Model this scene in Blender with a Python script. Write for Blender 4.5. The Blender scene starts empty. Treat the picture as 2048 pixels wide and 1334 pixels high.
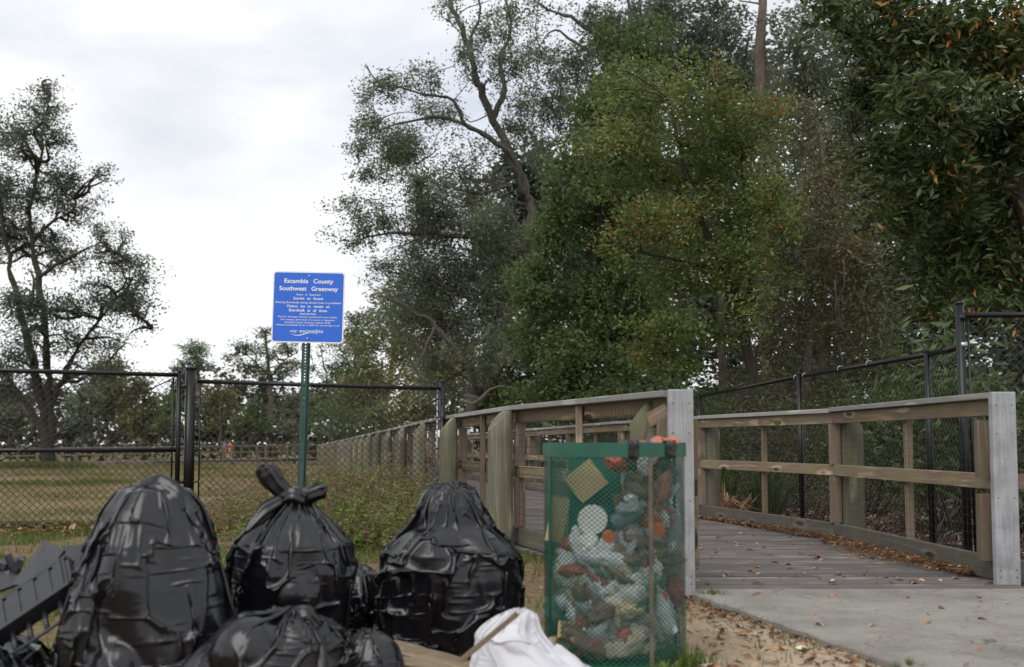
import bpy, math, random, time
import numpy as np
from mathutils import noise, Vector, Matrix

random.seed(4); RS = np.random.RandomState(11)
SC = bpy.context.scene
COL = SC.collection
PI = math.pi

# ------------------------------------------------------------------ camera
F = 1991.0                       # focal length in pixels of the 2048 px wide photograph (35 mm lens)
CAMZ = 0.81
PITCH = math.atan(119 / F)
CS, SN = math.cos(PITCH), math.sin(PITCH)
cam = bpy.data.cameras.new('camera'); camo = bpy.data.objects.new('camera', cam); COL.objects.link(camo)
camo.location = (0, 0, CAMZ); camo.rotation_euler = (PI / 2 + PITCH, 0, 0)
cam.sensor_width = 36; cam.lens = F / 2048 * 36; cam.shift_y = 99 / 2048
cam.clip_start = 0.05; cam.clip_end = 3000
cam.dof.use_dof = True; cam.dof.focus_distance = 8.6; cam.dof.aperture_fstop = 2.6
SC.camera = camo

# ------------------------------------------------------------------ world and sun
W = bpy.data.worlds.new('World'); SC.world = W; W.use_nodes = True
nt = W.node_tree; nt.nodes.clear()
def N(t, **k):
    n = nt.nodes.new(t)
    for a, b in k.items(): setattr(n, a, b)
    return n
SUN_EL, SUN_AZ = math.radians(48), math.radians(-60)
out = N('ShaderNodeOutputWorld'); bgs = N('ShaderNodeBackground'); bgc = N('ShaderNodeBackground'); mx = N('ShaderNodeMixShader')
sky = N('ShaderNodeTexSky', sky_type='NISHITA', sun_disc=False); sky.sun_elevation = SUN_EL; sky.sun_rotation = SUN_AZ
sky.dust_density = 2.0
bgs.inputs[1].default_value = 0.12
tc = N('ShaderNodeTexCoord'); mp = N('ShaderNodeMapping'); mp.inputs['Scale'].default_value = (1.0, 1.0, 2.6); mp.inputs['Location'].default_value = (3.1, 0.4, 1.7)
mp.inputs['Rotation'].default_value = (0.12, -0.25, 0.3)
n1 = N('ShaderNodeTexNoise'); n1.inputs['Scale'].default_value = 2.1; n1.inputs['Detail'].default_value = 7; n1.inputs['Roughness'].default_value = 0.52; n1.inputs['Distortion'].default_value = 0.5
n2 = N('ShaderNodeTexNoise'); n2.inputs['Scale'].default_value = 3.3; n2.inputs['Detail'].default_value = 6; n2.inputs['Roughness'].default_value = 0.5
cr = N('ShaderNodeValToRGB')
e = cr.color_ramp.elements; e[0].position = 0.36; e[0].color = (0.68, 0.715, 0.775, 1); e[1].position = 0.58; e[1].color = (1.02, 1.025, 1.04, 1)
e2 = cr.color_ramp.elements.new(0.48); e2.color = (0.83, 0.85, 0.885, 1)
cv = N('ShaderNodeMapRange'); cv.inputs[1].default_value = 0.30; cv.inputs[2].default_value = 0.44; cv.inputs[3].default_value = 0.82; cv.inputs[4].default_value = 1.0
L = nt.links.new
L(tc.outputs['Generated'], mp.inputs[0]); L(mp.outputs[0], n1.inputs[0]); L(mp.outputs[0], n2.inputs[0])
L(n1.outputs[0], cr.inputs[0]); L(cr.outputs[0], bgc.inputs[0]); bgc.inputs[1].default_value = 1.0
L(n2.outputs[0], cv.inputs[0]); L(sky.outputs[0], bgs.inputs[0])
L(cv.outputs[0], mx.inputs[0]); L(bgs.outputs[0], mx.inputs[1]); L(bgc.outputs[0], mx.inputs[2]); L(mx.outputs[0], out.inputs[0])

sl = bpy.data.lights.new('sun', 'SUN'); sl.energy = 1.5; sl.angle = math.radians(45); sl.color = (1, 0.97, 0.92)
so = bpy.data.objects.new('sun', sl); COL.objects.link(so)
so.rotation_euler = (math.radians(38), math.radians(-22), 0)
SC.view_settings.view_transform = 'Standard'; SC.view_settings.look = 'None'; SC.view_settings.exposure = 0.22; SC.view_settings.gamma = 1
SC.cycles.max_bounces = 6; SC.cycles.diffuse_bounces = 3; SC.cycles.glossy_bounces = 3; SC.cycles.transmission_bounces = 5; SC.cycles.transparent_max_bounces = 6
SC.cycles.use_denoising = True

# ------------------------------------------------------------------ helpers
def P(px, py, Y):
    """point at distance Y along the view axis seen at pixel (px, py) of the photograph"""
    u = (px - 1024) / F; v = (766 - py) / F
    d = (u, CS - v * SN, SN + v * CS); t = Y / d[1]
    return Vector((t * d[0], Y, CAMZ + t * d[2]))

def mesh_np(name, V, Fc, tone=None, smooth=False):
    V = np.asarray(V, np.float32).reshape(-1, 3); Fc = np.asarray(Fc, np.int32)
    k = Fc.shape[1]; m = bpy.data.meshes.new(name)
    m.vertices.add(len(V)); m.vertices.foreach_set('co', V.ravel())
    m.loops.add(Fc.size); m.loops.foreach_set('vertex_index', Fc.ravel())
    m.polygons.add(len(Fc)); m.polygons.foreach_set('loop_start', np.arange(0, Fc.size, k, dtype=np.int32))
    m.update(calc_edges=True)
    m.polygons.foreach_set('use_smooth', np.full(len(Fc), bool(smooth)))
    if tone is not None:
        a = m.attributes.new('tone', 'FLOAT', 'FACE'); a.data.foreach_set('value', np.asarray(tone, np.float32))
    m.update()
    return m

class MB:
    """collects vertices and faces for one mesh"""
    def __init__(s): s.v = []; s.f = []
    def add(s, vs, fs):
        b = len(s.v); s.v += [tuple(x) for x in vs]; s.f += [tuple(b + i for i in q) for q in fs]; return s
    def box(s, c, d, M=None):
        x, y, z = d[0] / 2, d[1] / 2, d[2] / 2
        vs = [Vector((a * x, b * y, e_ * z)) for a in (-1, 1) for b in (-1, 1) for e_ in (-1, 1)]
        if M is not None: vs = [M @ q for q in vs]
        c = Vector(c); vs = [q + c for q in vs]
        return s.add(vs, [(0, 1, 3, 2), (4, 6, 7, 5), (0, 4, 5, 1), (2, 3, 7, 6), (0, 2, 6, 4), (1, 5, 7, 3)])
    def tube(s, pts, r, n=8, cap=True):
        pts = [Vector(p) for p in pts]
        if not hasattr(r, '__len__'): r = [r] * len(pts)
        rings = []; up = None
        for i, p in enumerate(pts):
            t = (pts[min(i + 1, len(pts) - 1)] - pts[max(i - 1, 0)]).normalized()
            if up is None: up = t.orthogonal().normalized()
            up = (up - t * up.dot(t)).normalized(); w = t.cross(up)
            rings.append([p + (up * math.cos(2 * PI * k / n) + w * math.sin(2 * PI * k / n)) * r[i] for k in range(n)])
        vs = [q for g in rings for q in g]; fs = []
        for i in range(len(pts) - 1):
            for k in range(n):
                fs.append((i * n + k, i * n + (k + 1) % n, (i + 1) * n + (k + 1) % n, (i + 1) * n + k))
        if cap: fs.append(tuple(range(n))[::-1]); fs.append(tuple((len(pts) - 1) * n + k for k in range(n)))
        return s.add(vs, fs)
    def mesh(s, name, smooth=False):
        m = bpy.data.meshes.new(name); m.from_pydata(s.v, [], s.f); m.update()
        for p in m.polygons: p.use_smooth = smooth
        return m

def link(name, data, mat=None, parent=None, loc=(0, 0, 0), rot=(0, 0, 0)):
    o = bpy.data.objects.new(name, data); COL.objects.link(o)
    if mat is not None and data is not None and len(data.materials) == 0: data.materials.append(mat)
    if parent is not None: o.parent = parent
    o.location = loc; o.rotation_euler = rot
    return o
def tag(o, label=None, cat=None, group=None, kind=None):
    if label: o['label'] = label
    if cat: o['category'] = cat
    if group: o['group'] = group
    if kind: o['kind'] = kind
    return o
def thing(name, label, cat, loc=(0, 0, 0), group=None, rot=(0, 0, 0)):
    return tag(link(name, None, loc=loc, rot=rot), label, cat, group)
def board_mesh(name, l, w, h, ch=0.004):
    """chamfered board: length on X, width on Y, height on Z, centred"""
    a, b, c = l / 2, w / 2, h / 2
    prof = [(b, c - ch), (b - ch, c), (-b + ch, c), (-b, c - ch), (-b, -c + ch), (-b + ch, -c), (b - ch, -c), (b, -c + ch)]
    vs = [(-a, y, z) for y, z in prof] + [(a, y, z) for y, z in prof]
    fs = [(i, (i + 1) % 8, 8 + (i + 1) % 8, 8 + i) for i in range(8)] + [tuple(range(8))[::-1], tuple(range(8, 16))]
    m = bpy.data.meshes.new(name); m.from_pydata(vs, [], [f[::-1] for f in fs]); m.update()
    return m
def board(name, p0, p1, w, h, mat, parent, side=0.0, base=(0, 0, 0)):
    """board between two world points, its height vertical, pushed sideways by side"""
    p0, p1 = Vector(p0), Vector(p1); d = p1 - p0; l = d.length; d.normalize()
    up = Vector((0, 0, 1))
    if abs(d.z) > 0.95: up = Vector((0, 1, 0))
    y = up.cross(d).normalized(); z = d.cross(y)
    o = link(name, board_mesh(name, l, w, h), mat, parent)
    M = Matrix((d, y, z)).transposed().to_4x4(); M.translation = (p0 + p1) / 2 + y * side - Vector(base)
    o.matrix_local = M
    return o

# ------------------------------------------------------------------ materials
def newmat(name):
    m = bpy.data.materials.new(name); m.use_nodes = True
    return m, m.node_tree, m.node_tree.nodes['Principled BSDF']
def ramp(t, stops):
    r = t.nodes.new('ShaderNodeValToRGB'); el = r.color_ramp.elements
    while len(el) > 1: el.remove(el[-1])
    el[0].position = stops[0][0]; el[0].color = (*stops[0][1], 1)
    for p, c in stops[1:]: q = el.new(p); q.color = (*c, 1)
    return r
def tex(t, kind='Noise', scale=5, detail=4, rough=0.6, coord='Object', mscale=None, dist=0):
    tcn = t.nodes.new('ShaderNodeTexCoord'); n = t.nodes.new('ShaderNodeTex' + kind)
    n.inputs['Scale'].default_value = scale
    if kind == 'Noise':
        n.inputs['Detail'].default_value = detail; n.inputs['Roughness'].default_value = rough; n.inputs['Distortion'].default_value = dist
    src = tcn.outputs[coord]
    if mscale:
        mpn = t.nodes.new('ShaderNodeMapping'); mpn.inputs['Scale'].default_value = mscale; t.links.new(src, mpn.inputs[0]); src = mpn.outputs[0]
    t.links.new(src, n.inputs['Vector'])
    return n
def mixc(t, fac, a, b, mode='MIX'):
    m = t.nodes.new('ShaderNodeMix'); m.data_type = 'RGBA'; m.blend_type = mode
    def put(s, v):
        if isinstance(v, (int, float)): s.default_value = v
        elif isinstance(v, tuple): s.default_value = (*v, 1)
        else: t.links.new(v, s)
    put(m.inputs[0], fac); put(m.inputs[6], a); put(m.inputs[7], b)
    return m.outputs[2]
def maprange(t, src, a, b, c=0.0, d=1.0):
    m = t.nodes.new('ShaderNodeMapRange'); m.inputs[1].default_value = a; m.inputs[2].default_value = b; m.inputs[3].default_value = c; m.inputs[4].default_value = d
    t.links.new(src, m.inputs[0]); return m.outputs[0]
def bump(t, b, h, strength=0.3, dist=0.01):
    n = t.nodes.new('ShaderNodeBump'); n.inputs['Strength'].default_value = strength; n.inputs['Distance'].default_value = dist
    t.links.new(h, n.inputs['Height']); t.links.new(n.outputs[0], b.inputs['Normal']); return n

def simple(name, col, rough=0.6, metal=0, var=0.25, scale=8, spec=0.5, bmp=0.0, coord='Object'):
    m, t, b = newmat(name)
    n = tex(t, scale=scale, coord=coord)
    r = ramp(t, [(0.3, tuple(c * (1 - var) for c in col)), (0.7, tuple(min(1, c * (1 + var)) for c in col))])
    t.links.new(n.outputs[0], r.inputs[0]); t.links.new(r.outputs[0], b.inputs['Base Color'])
    b.inputs['Roughness'].default_value = rough; b.inputs['Metallic'].default_value = metal; b.inputs['Specular IOR Level'].default_value = spec
    if bmp: bump(t, b, n.outputs[0], bmp)
    return m
def wood(name, dark, mid, light, green=0.35, axis=0, grain=26, knots=True, rough=0.8, greencol=(0.15, 0.16, 0.055)):
    m, t, b = newmat(name)
    ms = [grain, grain, grain]; ms[axis] = grain * 0.05
    oi = t.nodes.new('ShaderNodeObjectInfo')
    tcn = t.nodes.new('ShaderNodeTexCoord'); add = t.nodes.new('ShaderNodeVectorMath'); add.operation = 'ADD'
    sc = t.nodes.new('ShaderNodeVectorMath'); sc.operation = 'SCALE'; sc.inputs[0].default_value = (13, 7, 19); t.links.new(oi.outputs['Random'], sc.inputs['Scale'])
    t.links.new(tcn.outputs['Object'], add.inputs[0]); t.links.new(sc.outputs[0], add.inputs[1])
    # knots bend the grain
    mpk = t.nodes.new('ShaderNodeMapping'); k = [7, 7, 7]; k[axis] = 2.2; mpk.inputs['Scale'].default_value = k
    vo = t.nodes.new('ShaderNodeTexVoronoi'); vo.inputs['Scale'].default_value = 1.0; t.links.new(add.outputs[0], mpk.inputs[0]); t.links.new(mpk.outputs[0], vo.inputs['Vector'])
    mpn = t.nodes.new('ShaderNodeMapping'); mpn.inputs['Scale'].default_value = ms; t.links.new(add.outputs[0], mpn.inputs[0])
    n = t.nodes.new('ShaderNodeTexNoise'); n.inputs['Scale'].default_value = 1.0; n.inputs['Detail'].default_value = 6; n.inputs['Roughness'].default_value = 0.65; n.inputs['Distortion'].default_value = 0.4
    t.links.new(mpn.outputs[0], n.inputs['Vector'])
    wv = t.nodes.new('ShaderNodeMath'); wv.operation = 'MULTIPLY_ADD'; t.links.new(n.outputs[0], wv.inputs[0]); wv.inputs[1].default_value = 9
    kd = maprange(t, vo.outputs['Distance'], 0.0, 0.35, 5.0, 0.0); t.links.new(kd, wv.inputs[2])
    sn = t.nodes.new('ShaderNodeMath'); sn.operation = 'SINE'; t.links.new(wv.outputs[0], sn.inputs[0])
    g = maprange(t, sn.outputs[0], -1, 1)
    r = ramp(t, [(0.0, dark), (0.5, mid), (1.0, light)]); 
    gm = t.nodes.new('ShaderNodeMath'); gm.operation = 'MULTIPLY_ADD'; t.links.new(g, gm.inputs[0]); gm.inputs[1].default_value = 0.6; 
    nb = maprange(t, n.outputs[0], 0.3, 0.7, 0.0, 0.4); t.links.new(nb, gm.inputs[2]); t.links.new(gm.outputs[0], r.inputs[0])
    col = r.outputs[0]
    if knots:
        kf = maprange(t, vo.outputs['Distance'], 0.12, 0.19, 0.95, 0.0); col = mixc(t, kf, col, tuple(c * 0.25 for c in dark))
    # algae and weather stains, each board different
    ns = t.nodes.new('ShaderNodeTexNoise'); ns.inputs['Scale'].default_value = 3.0; ns.inputs['Detail'].default_value = 5; t.links.new(add.outputs[0], ns.inputs['Vector'])
    gf = maprange(t, ns.outputs[0], 0.42, 0.68, 0.0, green); col = mixc(t, gf, col, greencol)
    ng = t.nodes.new('ShaderNodeTexNoise'); ng.inputs['Scale'].default_value = 9.0; ng.inputs['Detail'].default_value = 6; t.links.new(add.outputs[0], ng.inputs['Vector'])
    gg = maprange(t, ng.outputs[0], 0.45, 0.75, 0.0, 0.22); col = mixc(t, gg, col, (0.2, 0.19, 0.18))
    br = maprange(t, oi.outputs['Random'], 0, 1, 0.72, 1.2)
    col = mixc(t, 1.0, col, br, 'MULTIPLY')
    t.links.new(col, b.inputs['Base Color']); b.inputs['Roughness'].default_value = rough; b.inputs['Specular IOR Level'].default_value = 0.25
    bump(t, b, gm.outputs[0], 0.35, 0.003)
    return m
def leafmat(name, stops, rough=0.45, trans=0.3, spec=0.35):
    m, t, b = newmat(name)
    at = t.nodes.new('ShaderNodeAttribute'); at.attribute_name = 'tone'
    r = ramp(t, stops); t.links.new(at.outputs['Fac'], r.inputs[0]); t.links.new(r.outputs[0], b.inputs['Base Color'])
    b.inputs['Roughness'].default_value = rough; b.inputs['Specular IOR Level'].default_value = spec
    if trans:
        tr = t.nodes.new('ShaderNodeBsdfTranslucent'); ms = t.nodes.new('ShaderNodeMixShader'); ms.inputs[0].default_value = trans
        t.links.new(r.outputs[0], tr.inputs[0]); o = t.nodes['Material Output']
        t.links.new(b.outputs[0], ms.inputs[1]); t.links.new(tr.outputs[0], ms.inputs[2]); t.links.new(ms.outputs[0], o.inputs[0])
    return m

M = {}
M['rail'] = wood('brown_rail_wood', (0.06, 0.04, 0.03), (0.31, 0.225, 0.16), (0.48, 0.38, 0.285), green=0.42, greencol=(0.24, 0.23, 0.075))
M['railv'] = wood('upright_wood', (0.07, 0.048, 0.037), (0.26, 0.19, 0.145), (0.40, 0.31, 0.24), green=0.3)
M['pale'] = wood('pale_picket_wood', (0.10, 0.07, 0.05), (0.27, 0.20, 0.14), (0.39, 0.30, 0.22), green=0.3, knots=False)
M['pole'] = wood('round_post_wood', (0.06, 0.056, 0.04), (0.22, 0.205, 0.15), (0.36, 0.335, 0.26), green=0.35, axis=2, grain=20, knots=False)
M['deck'] = wood('deck_wood', (0.08, 0.069, 0.066), (0.16, 0.143, 0.137), (0.235, 0.213, 0.205), green=0.08, grain=22, knots=False)
M['kick'] = wood('grey_kickboard_wood', (0.07, 0.062, 0.055), (0.13, 0.115, 0.10), (0.2, 0.18, 0.16), green=0.3)
M['farwood'] = simple('far_boardwalk_wood', (0.17, 0.14, 0.12), 0.85, var=0.4, scale=3)
def plate_mat():
    m, t, b = newmat('weathered_white_paint')
    n = tex(t, scale=6, detail=6); n2_ = tex(t, scale=60, detail=3)
    r = ramp(t, [(0.35, (0.24, 0.24, 0.25)), (0.65, (0.37, 0.37, 0.385))]); t.links.new(n.outputs[0], r.inputs[0])
    f = maprange(t, n2_.outputs[0], 0.66, 0.72, 0, 0.5); c = mixc(t, f, r.outputs[0], (0.68, 0.67, 0.64))
    n3 = tex(t, scale=5, detail=6, mscale=(1, 1, 4)); f2 = maprange(t, n3.outputs[0], 0.6, 0.72, 0, 0.5); c = mixc(t, f2, c, (0.2, 0.17, 0.13))
    n5 = tex(t, scale=9, detail=7, rough=.7, mscale=(9, 9, .5)); f5 = maprange(t, n5.outputs[0], .3, .7, .74, 1.12); c = mixc(t, 1.0, c, f5, 'MULTIPLY')
    t.links.new(c, b.inputs['Base Color']); b.inputs['Roughness'].default_value = 0.8; bump(t, b, n5.outputs[0], 0.35, 0.003)
    return m
M['plate'] = plate_mat()
M['cap'] = wood('grey_cap_board_wood', (0.2, 0.19, 0.18), (0.36, 0.35, 0.335), (0.5, 0.485, 0.465), green=0.1, knots=False)
M['black'] = simple('black_powder_coat', (0.008, 0.008, 0.009), 0.3, var=0.2, spec=0.35)
M['mesh'] = simple('black_vinyl_wire', (0.014, 0.013, 0.013), 0.45, var=0.2)
M['wire'] = simple('dark_weld_wire', (0.035, 0.03, 0.028), 0.6, var=0.3)
M['steel'] = simple('galvanised_steel', (0.42, 0.43, 0.45), 0.4, 0.8, var=0.2)
M['gpost'] = simple('green_sign_post_paint', (0.02, 0.065, 0.055), 0.45, var=0.25)
M['blue'] = simple('blue_sign_face', (0.018, 0.13, 0.62), 0.4, var=0.04, scale=2)
M['signw'] = simple('white_reflective_sheet', (0.78, 0.8, 0.84), 0.45, var=0.03)

def bark(name, col, sc=14, var=0.5):
    m, t, b = newmat(name)
    n = tex(t, scale=sc, detail=7, rough=0.7, mscale=(1, 1, 0.25)); n2_ = tex(t, scale=1.3, detail=4)
    r = ramp(t, [(0.3, tuple(c * (1 - var) for c in col)), (0.55, col), (0.75, tuple(c * 1.7 for c in col))]); t.links.new(n.outputs[0], r.inputs[0])
    f = maprange(t, n2_.outputs[0], 0.45, 0.7, 0, 0.5); c = mixc(t, f, r.outputs[0], (col[0] * 0.8, col[1] * 1.15, col[2] * 0.75))
    t.links.new(c, b.inputs['Base Color']); b.inputs['Roughness'].default_value = 0.9; b.inputs['Specular IOR Level'].default_value = 0.15
    bump(t, b, n.outputs[0], 0.8, 0.03); return m
M['bark'] = bark('grey_oak_bark', (0.09, 0.08, 0.07))
M['bark_d'] = bark('dark_bark', (0.05, 0.04, 0.033))
M['bark_p'] = bark('pine_bark', (0.13, 0.10, 0.085), 9)
M['twig'] = bark('pale_vine_bark', (0.15, 0.125, 0.105), 20)

M['lf_oak'] = leafmat('grey_green_oak_leaf', [(0, (0.10, 0.122, 0.072)), (0.5, (0.155, 0.182, 0.112)), (0.85, (0.2, 0.215, 0.15)), (1, (0.25, 0.245, 0.17))], trans=.45)
M['lf_oak_far'] = leafmat('far_oak_leaf', [(0, (0.055, 0.073, 0.05)), (0.5, (0.095, 0.118, 0.08)), (1, (0.15, 0.17, 0.12))], trans=.4)
M['lf_dark'] = leafmat('dark_green_leaf', [(0, (0.05, 0.082, 0.026)), (0.5, (0.092, 0.138, 0.044)), (0.9, (0.14, 0.19, 0.07)), (1, (0.17, 0.21, 0.09))], trans=.45)
M['lf_yel'] = leafmat('yellow_green_leaf', [(0, (0.065, 0.10, 0.022)), (0.5, (0.135, 0.175, 0.042)), (0.95, (0.19, 0.215, 0.06)), (0.985, (0.27, 0.2, 0.045)), (1, (0.38, 0.14, 0.035))], trans=.35)
M['lf_near'] = leafmat('broad_glossy_leaf', [(0, (0.026, 0.046, 0.011)), (0.55, (0.06, 0.088, 0.022)), (0.9, (0.11, 0.13, 0.04)), (0.975, (0.17, 0.17, 0.05)), (1, (0.36, 0.17, 0.03))], rough=0.35, spec=0.45)
M['lf_tan'] = leafmat('brown_tinged_leaf', [(0, (0.06, 0.075, 0.028)), (0.5, (0.11, 0.125, 0.05)), (0.8, (0.13, 0.12, 0.06)), (1, (0.19, 0.12, 0.065))])
M['lf_olive'] = leafmat('olive_autumn_leaf', [(0, (0.085, 0.10, 0.035)), (0.5, (0.15, 0.16, 0.06)), (1, (0.25, 0.23, 0.09))])
M['lf_pine'] = leafmat('pine_needle', [(0, (0.04, 0.07, 0.032)), (0.5, (0.085, 0.13, 0.058)), (1, (0.15, 0.20, 0.10))], trans=0.2)
M['lf_far'] = leafmat('far_wood_leaf', [(0, (0.03, 0.042, 0.024)), (0.4, (0.06, 0.075, 0.04)), (0.7, (0.10, 0.105, 0.055)), (0.9, (0.15, 0.125, 0.075)), (1, (0.19, 0.155, 0.11))], trans=0.2)
M['litter'] = leafmat('dead_leaf', [(0, (0.05, 0.028, 0.018)), (0.35, (0.15, 0.075, 0.04)), (0.75, (0.32, 0.17, 0.085)), (1, (0.46, 0.34, 0.2))], rough=0.7, trans=0.1, spec=0.2)
M['dlitter'] = leafmat('dull_forest_litter', [(0, (0.05, 0.032, 0.022)), (0.5, (0.13, 0.08, 0.055)), (0.9, (0.23, 0.16, 0.12)), (1, (0.34, 0.3, 0.26))], rough=0.8, trans=0.0, spec=0.2)
M['grass'] = leafmat('meadow_grass', [(0, (0.07, 0.09, 0.022)), (0.4, (0.135, 0.135, 0.048)), (0.7, (0.235, 0.19, 0.09)), (1, (0.33, 0.25, 0.15))], rough=0.7, trans=0.2, spec=0.2)
M['ggrass'] = leafmat('fresh_grass', [(0, (0.05, 0.09, 0.015)), (0.6, (0.10, 0.16, 0.03)), (1, (0.2, 0.22, 0.07))], rough=0.6, trans=0.3, spec=0.2)
M['weed'] = leafmat('weed_leaf', [(0, (0.08, 0.13, 0.025)), (0.45, (0.17, 0.25, 0.055)), (0.6, (0.24, 0.28, 0.09)), (0.68, (0.17, 0.095, 0.06)), (0.85, (0.26, 0.16, 0.11)), (1, (0.36, 0.27, 0.19))], rough=0.6, trans=0.3, spec=0.2)

# ------------------------------------------------------------------ ground
def gbase(Y):
    return float(np.interp(Y, [9, 11, 75, 76], [0.0, -0.05, -0.9, -0.9]))
def gz(x, y):
    h = gbase(y)
    k = min(1, max(0.15, (y - 2) / 12)) if y > 0 else 1
    h += (0.035 if y < 12 else 0.01) * k * noise.noise(Vector((x * 0.35, y * 0.35, 0))) * (1 if y > 6 else 0.3) + 0.008 * noise.noise(Vector((x * 2.2, y * 2.2, 3)))
    if -1 < y < 8 and x > -3: h -= 0.018
    return h
def ground():
    xs = np.concatenate([-np.geomspace(500, 8, 26), np.linspace(-7.8, 7.8, 85), np.geomspace(8, 500, 26)])
    ys = np.concatenate([[-60, -20, -5], np.linspace(0, 16, 90), np.geomspace(16.3, 900, 60)])
    V = [(x, y, gz(x, y)) for y in ys for x in xs]; nx = len(xs); ny = len(ys)
    i = np.arange(nx - 1); j = np.arange(ny - 1)[:, None]
    Fc = np.stack([j * nx + i, j * nx + i + 1, (j + 1) * nx + i + 1, (j + 1) * nx + i], -1).reshape(-1, 4)
    me = mesh_np('ground', V, Fc, smooth=True)
    m, t, b = newmat('ground_soil_and_turf')
    geo = t.nodes.new('ShaderNodeNewGeometry'); sp = t.nodes.new('ShaderNodeSeparateXYZ'); t.links.new(geo.outputs['Position'], sp.inputs[0])
    nb = tex(t, scale=0.9, detail=6); nf = tex(t, scale=14, detail=6, rough=0.7); nl = tex(t, scale=0.16, detail=5)
    turf = ramp(t, [(0.25, (0.07, 0.07, 0.027)), (0.5, (0.14, 0.12, 0.055)), (0.75, (0.24, 0.19, 0.10))]); t.links.new(nf.outputs[0], turf.inputs[0])
    tb = maprange(t, nl.outputs[0], 0.35, 0.65, 0, 0.7); c = mixc(t, tb, turf.outputs[0], (0.235, 0.185, 0.10))
    dirt = ramp(t, [(0.3, (0.10, 0.065, 0.04)), (0.6, (0.19, 0.13, 0.085)), (0.8, (0.27, 0.2, 0.14))]); t.links.new(nf.outputs[0], dirt.inputs[0])
    sand = ramp(t, [(0.3, (0.30, 0.235, 0.165)), (0.7, (0.46, 0.38, 0.28))]); t.links.new(nf.outputs[0], sand.inputs[0])
    wob = maprange(t, nb.outputs[0], 0, 1, -1.2, 1.2)
    def addn(a, bb):
        q = t.nodes.new('ShaderNodeMath'); q.operation = 'ADD'; t.links.new(a, q.inputs[0]); t.links.new(bb, q.inputs[1]); return q.outputs[0]
    yw = addn(sp.outputs['Y'], wob); xw = addn(sp.outputs['X'], wob)
    nearf = maprange(t, yw, 9.3, 10.3, 1, 0)
    grf = maprange(t, nb.outputs[0], 0.45, 0.6, 1.0, 0.1); 
    nd = mixc(t, grf, turf.outputs[0], dirt.outputs[0])
    c = mixc(t, nearf, c, nd)
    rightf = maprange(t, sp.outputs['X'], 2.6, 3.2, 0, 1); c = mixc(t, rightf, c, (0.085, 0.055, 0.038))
    s1 = maprange(t, xw, 0.1, 1.0, 0, 1); s2 = maprange(t, yw, 4.4, 5.3, 1, 0)
    mm = t.nodes.new('ShaderNodeMath'); mm.operation = 'MULTIPLY'; t.links.new(s1, mm.inputs[0]); t.links.new(s2, mm.inputs[1])
    c = mixc(t, mm.outputs[0], c, sand.outputs[0])
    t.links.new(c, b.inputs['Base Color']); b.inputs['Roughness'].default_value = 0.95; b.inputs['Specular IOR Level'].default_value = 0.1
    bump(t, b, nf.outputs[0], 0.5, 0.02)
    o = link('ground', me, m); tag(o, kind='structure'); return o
ground()

# concrete path: two slabs with a recessed joint
def slab(poly, name, mat):
    mb = MB(); n = len(poly); top, bot = 0.016, -0.12
    c = Vector((sum(p[0] for p in poly) / n, sum(p[1] for p in poly) / n, 0))
    ins = [Vector((p[0], p[1], 0)) + (c - Vector((p[0], p[1], 0))).normalized() * 0.012 for p in poly]
    vs = [(p[0], p[1], bot) for p in poly] + [(p[0], p[1], top - 0.008) for p in poly] + [(p.x, p.y, top) for p in ins]
    fs = [(i, (i + 1) % n, n + (i + 1) % n, n + i) for i in range(n)] + [(n + i, n + (i + 1) % n, 2 * n + (i + 1) % n, 2 * n + i) for i in range(n)] + [tuple(2 * n + i for i in range(n))]
    o = link(name, mb.add(vs, fs).mesh(name), mat); tag(o, kind='structure'); return o
def conc():
    m, t, b = newmat('worn_concrete')
    n = tex(t, scale=2.2, detail=7, rough=0.65); nf = tex(t, scale=70, detail=4)
    r = ramp(t, [(0.3, (0.16, 0.147, 0.13)), (0.5, (0.24, 0.225, 0.20)), (0.72, (0.30, 0.285, 0.26))]); t.links.new(n.outputs[0], r.inputs[0])
    f = maprange(t, nf.outputs[0], 0.3, 0.7, 0.86, 1.1); c = mixc(t, 1.0, r.outputs[0], f, 'MULTIPLY')
    n3 = tex(t, scale=5, detail=8, rough=0.7, dist=1.0); f3 = maprange(t, n3.outputs[0], 0.56, 0.70, 0, 0.6); c = mixc(t, f3, c, (0.12, 0.105, 0.085))
    n4 = tex(t, scale=.8, detail=3, dist=2.5); pp = t.nodes.new('ShaderNodeMath'); pp.operation = 'PINGPONG'; pp.inputs[1].default_value = .25; t.links.new(n4.outputs[0], pp.inputs[0]); f4 = maprange(t, pp.outputs[0], 0.0, 0.004, .8, 0); c = mixc(t, f4, c, (.06, .05, .04))
    t.links.new(c, b.inputs['Base Color']); b.inputs['Roughness'].default_value = 0.9; b.inputs['Specular IOR Level'].default_value = 0.2
    bump(t, b, nf.outputs[0], 0.25, 0.004); return m
CONC = conc()
def edge(p0, p1, n, amp, seed):
    r = random.Random(seed); return [(p0[0] + (p1[0] - p0[0]) * i / n + r.uniform(-amp, amp), p0[1] + (p1[1] - p0[1]) * i / n + r.uniform(-amp, amp)) for i in range(n)]
slab(edge((0.93, 5.44), (1.315, 3.93), 14, 0.012, 1) + edge((1.315, 3.93), (2.6, 4.20), 6, 0.003, 2) + [(2.6, 4.20), (4.6, 4.3), (4.6, 5.5), (0.93, 5.47)], 'pavement', CONC)
slab(edge((1.322, 3.902), (1.75, 2.2), 14, 0.012, 3) + [(1.75, 2.2), (5.0, 2.2), (4.6, 4.268), (2.6, 4.168)], 'pavement', CONC)

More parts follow.
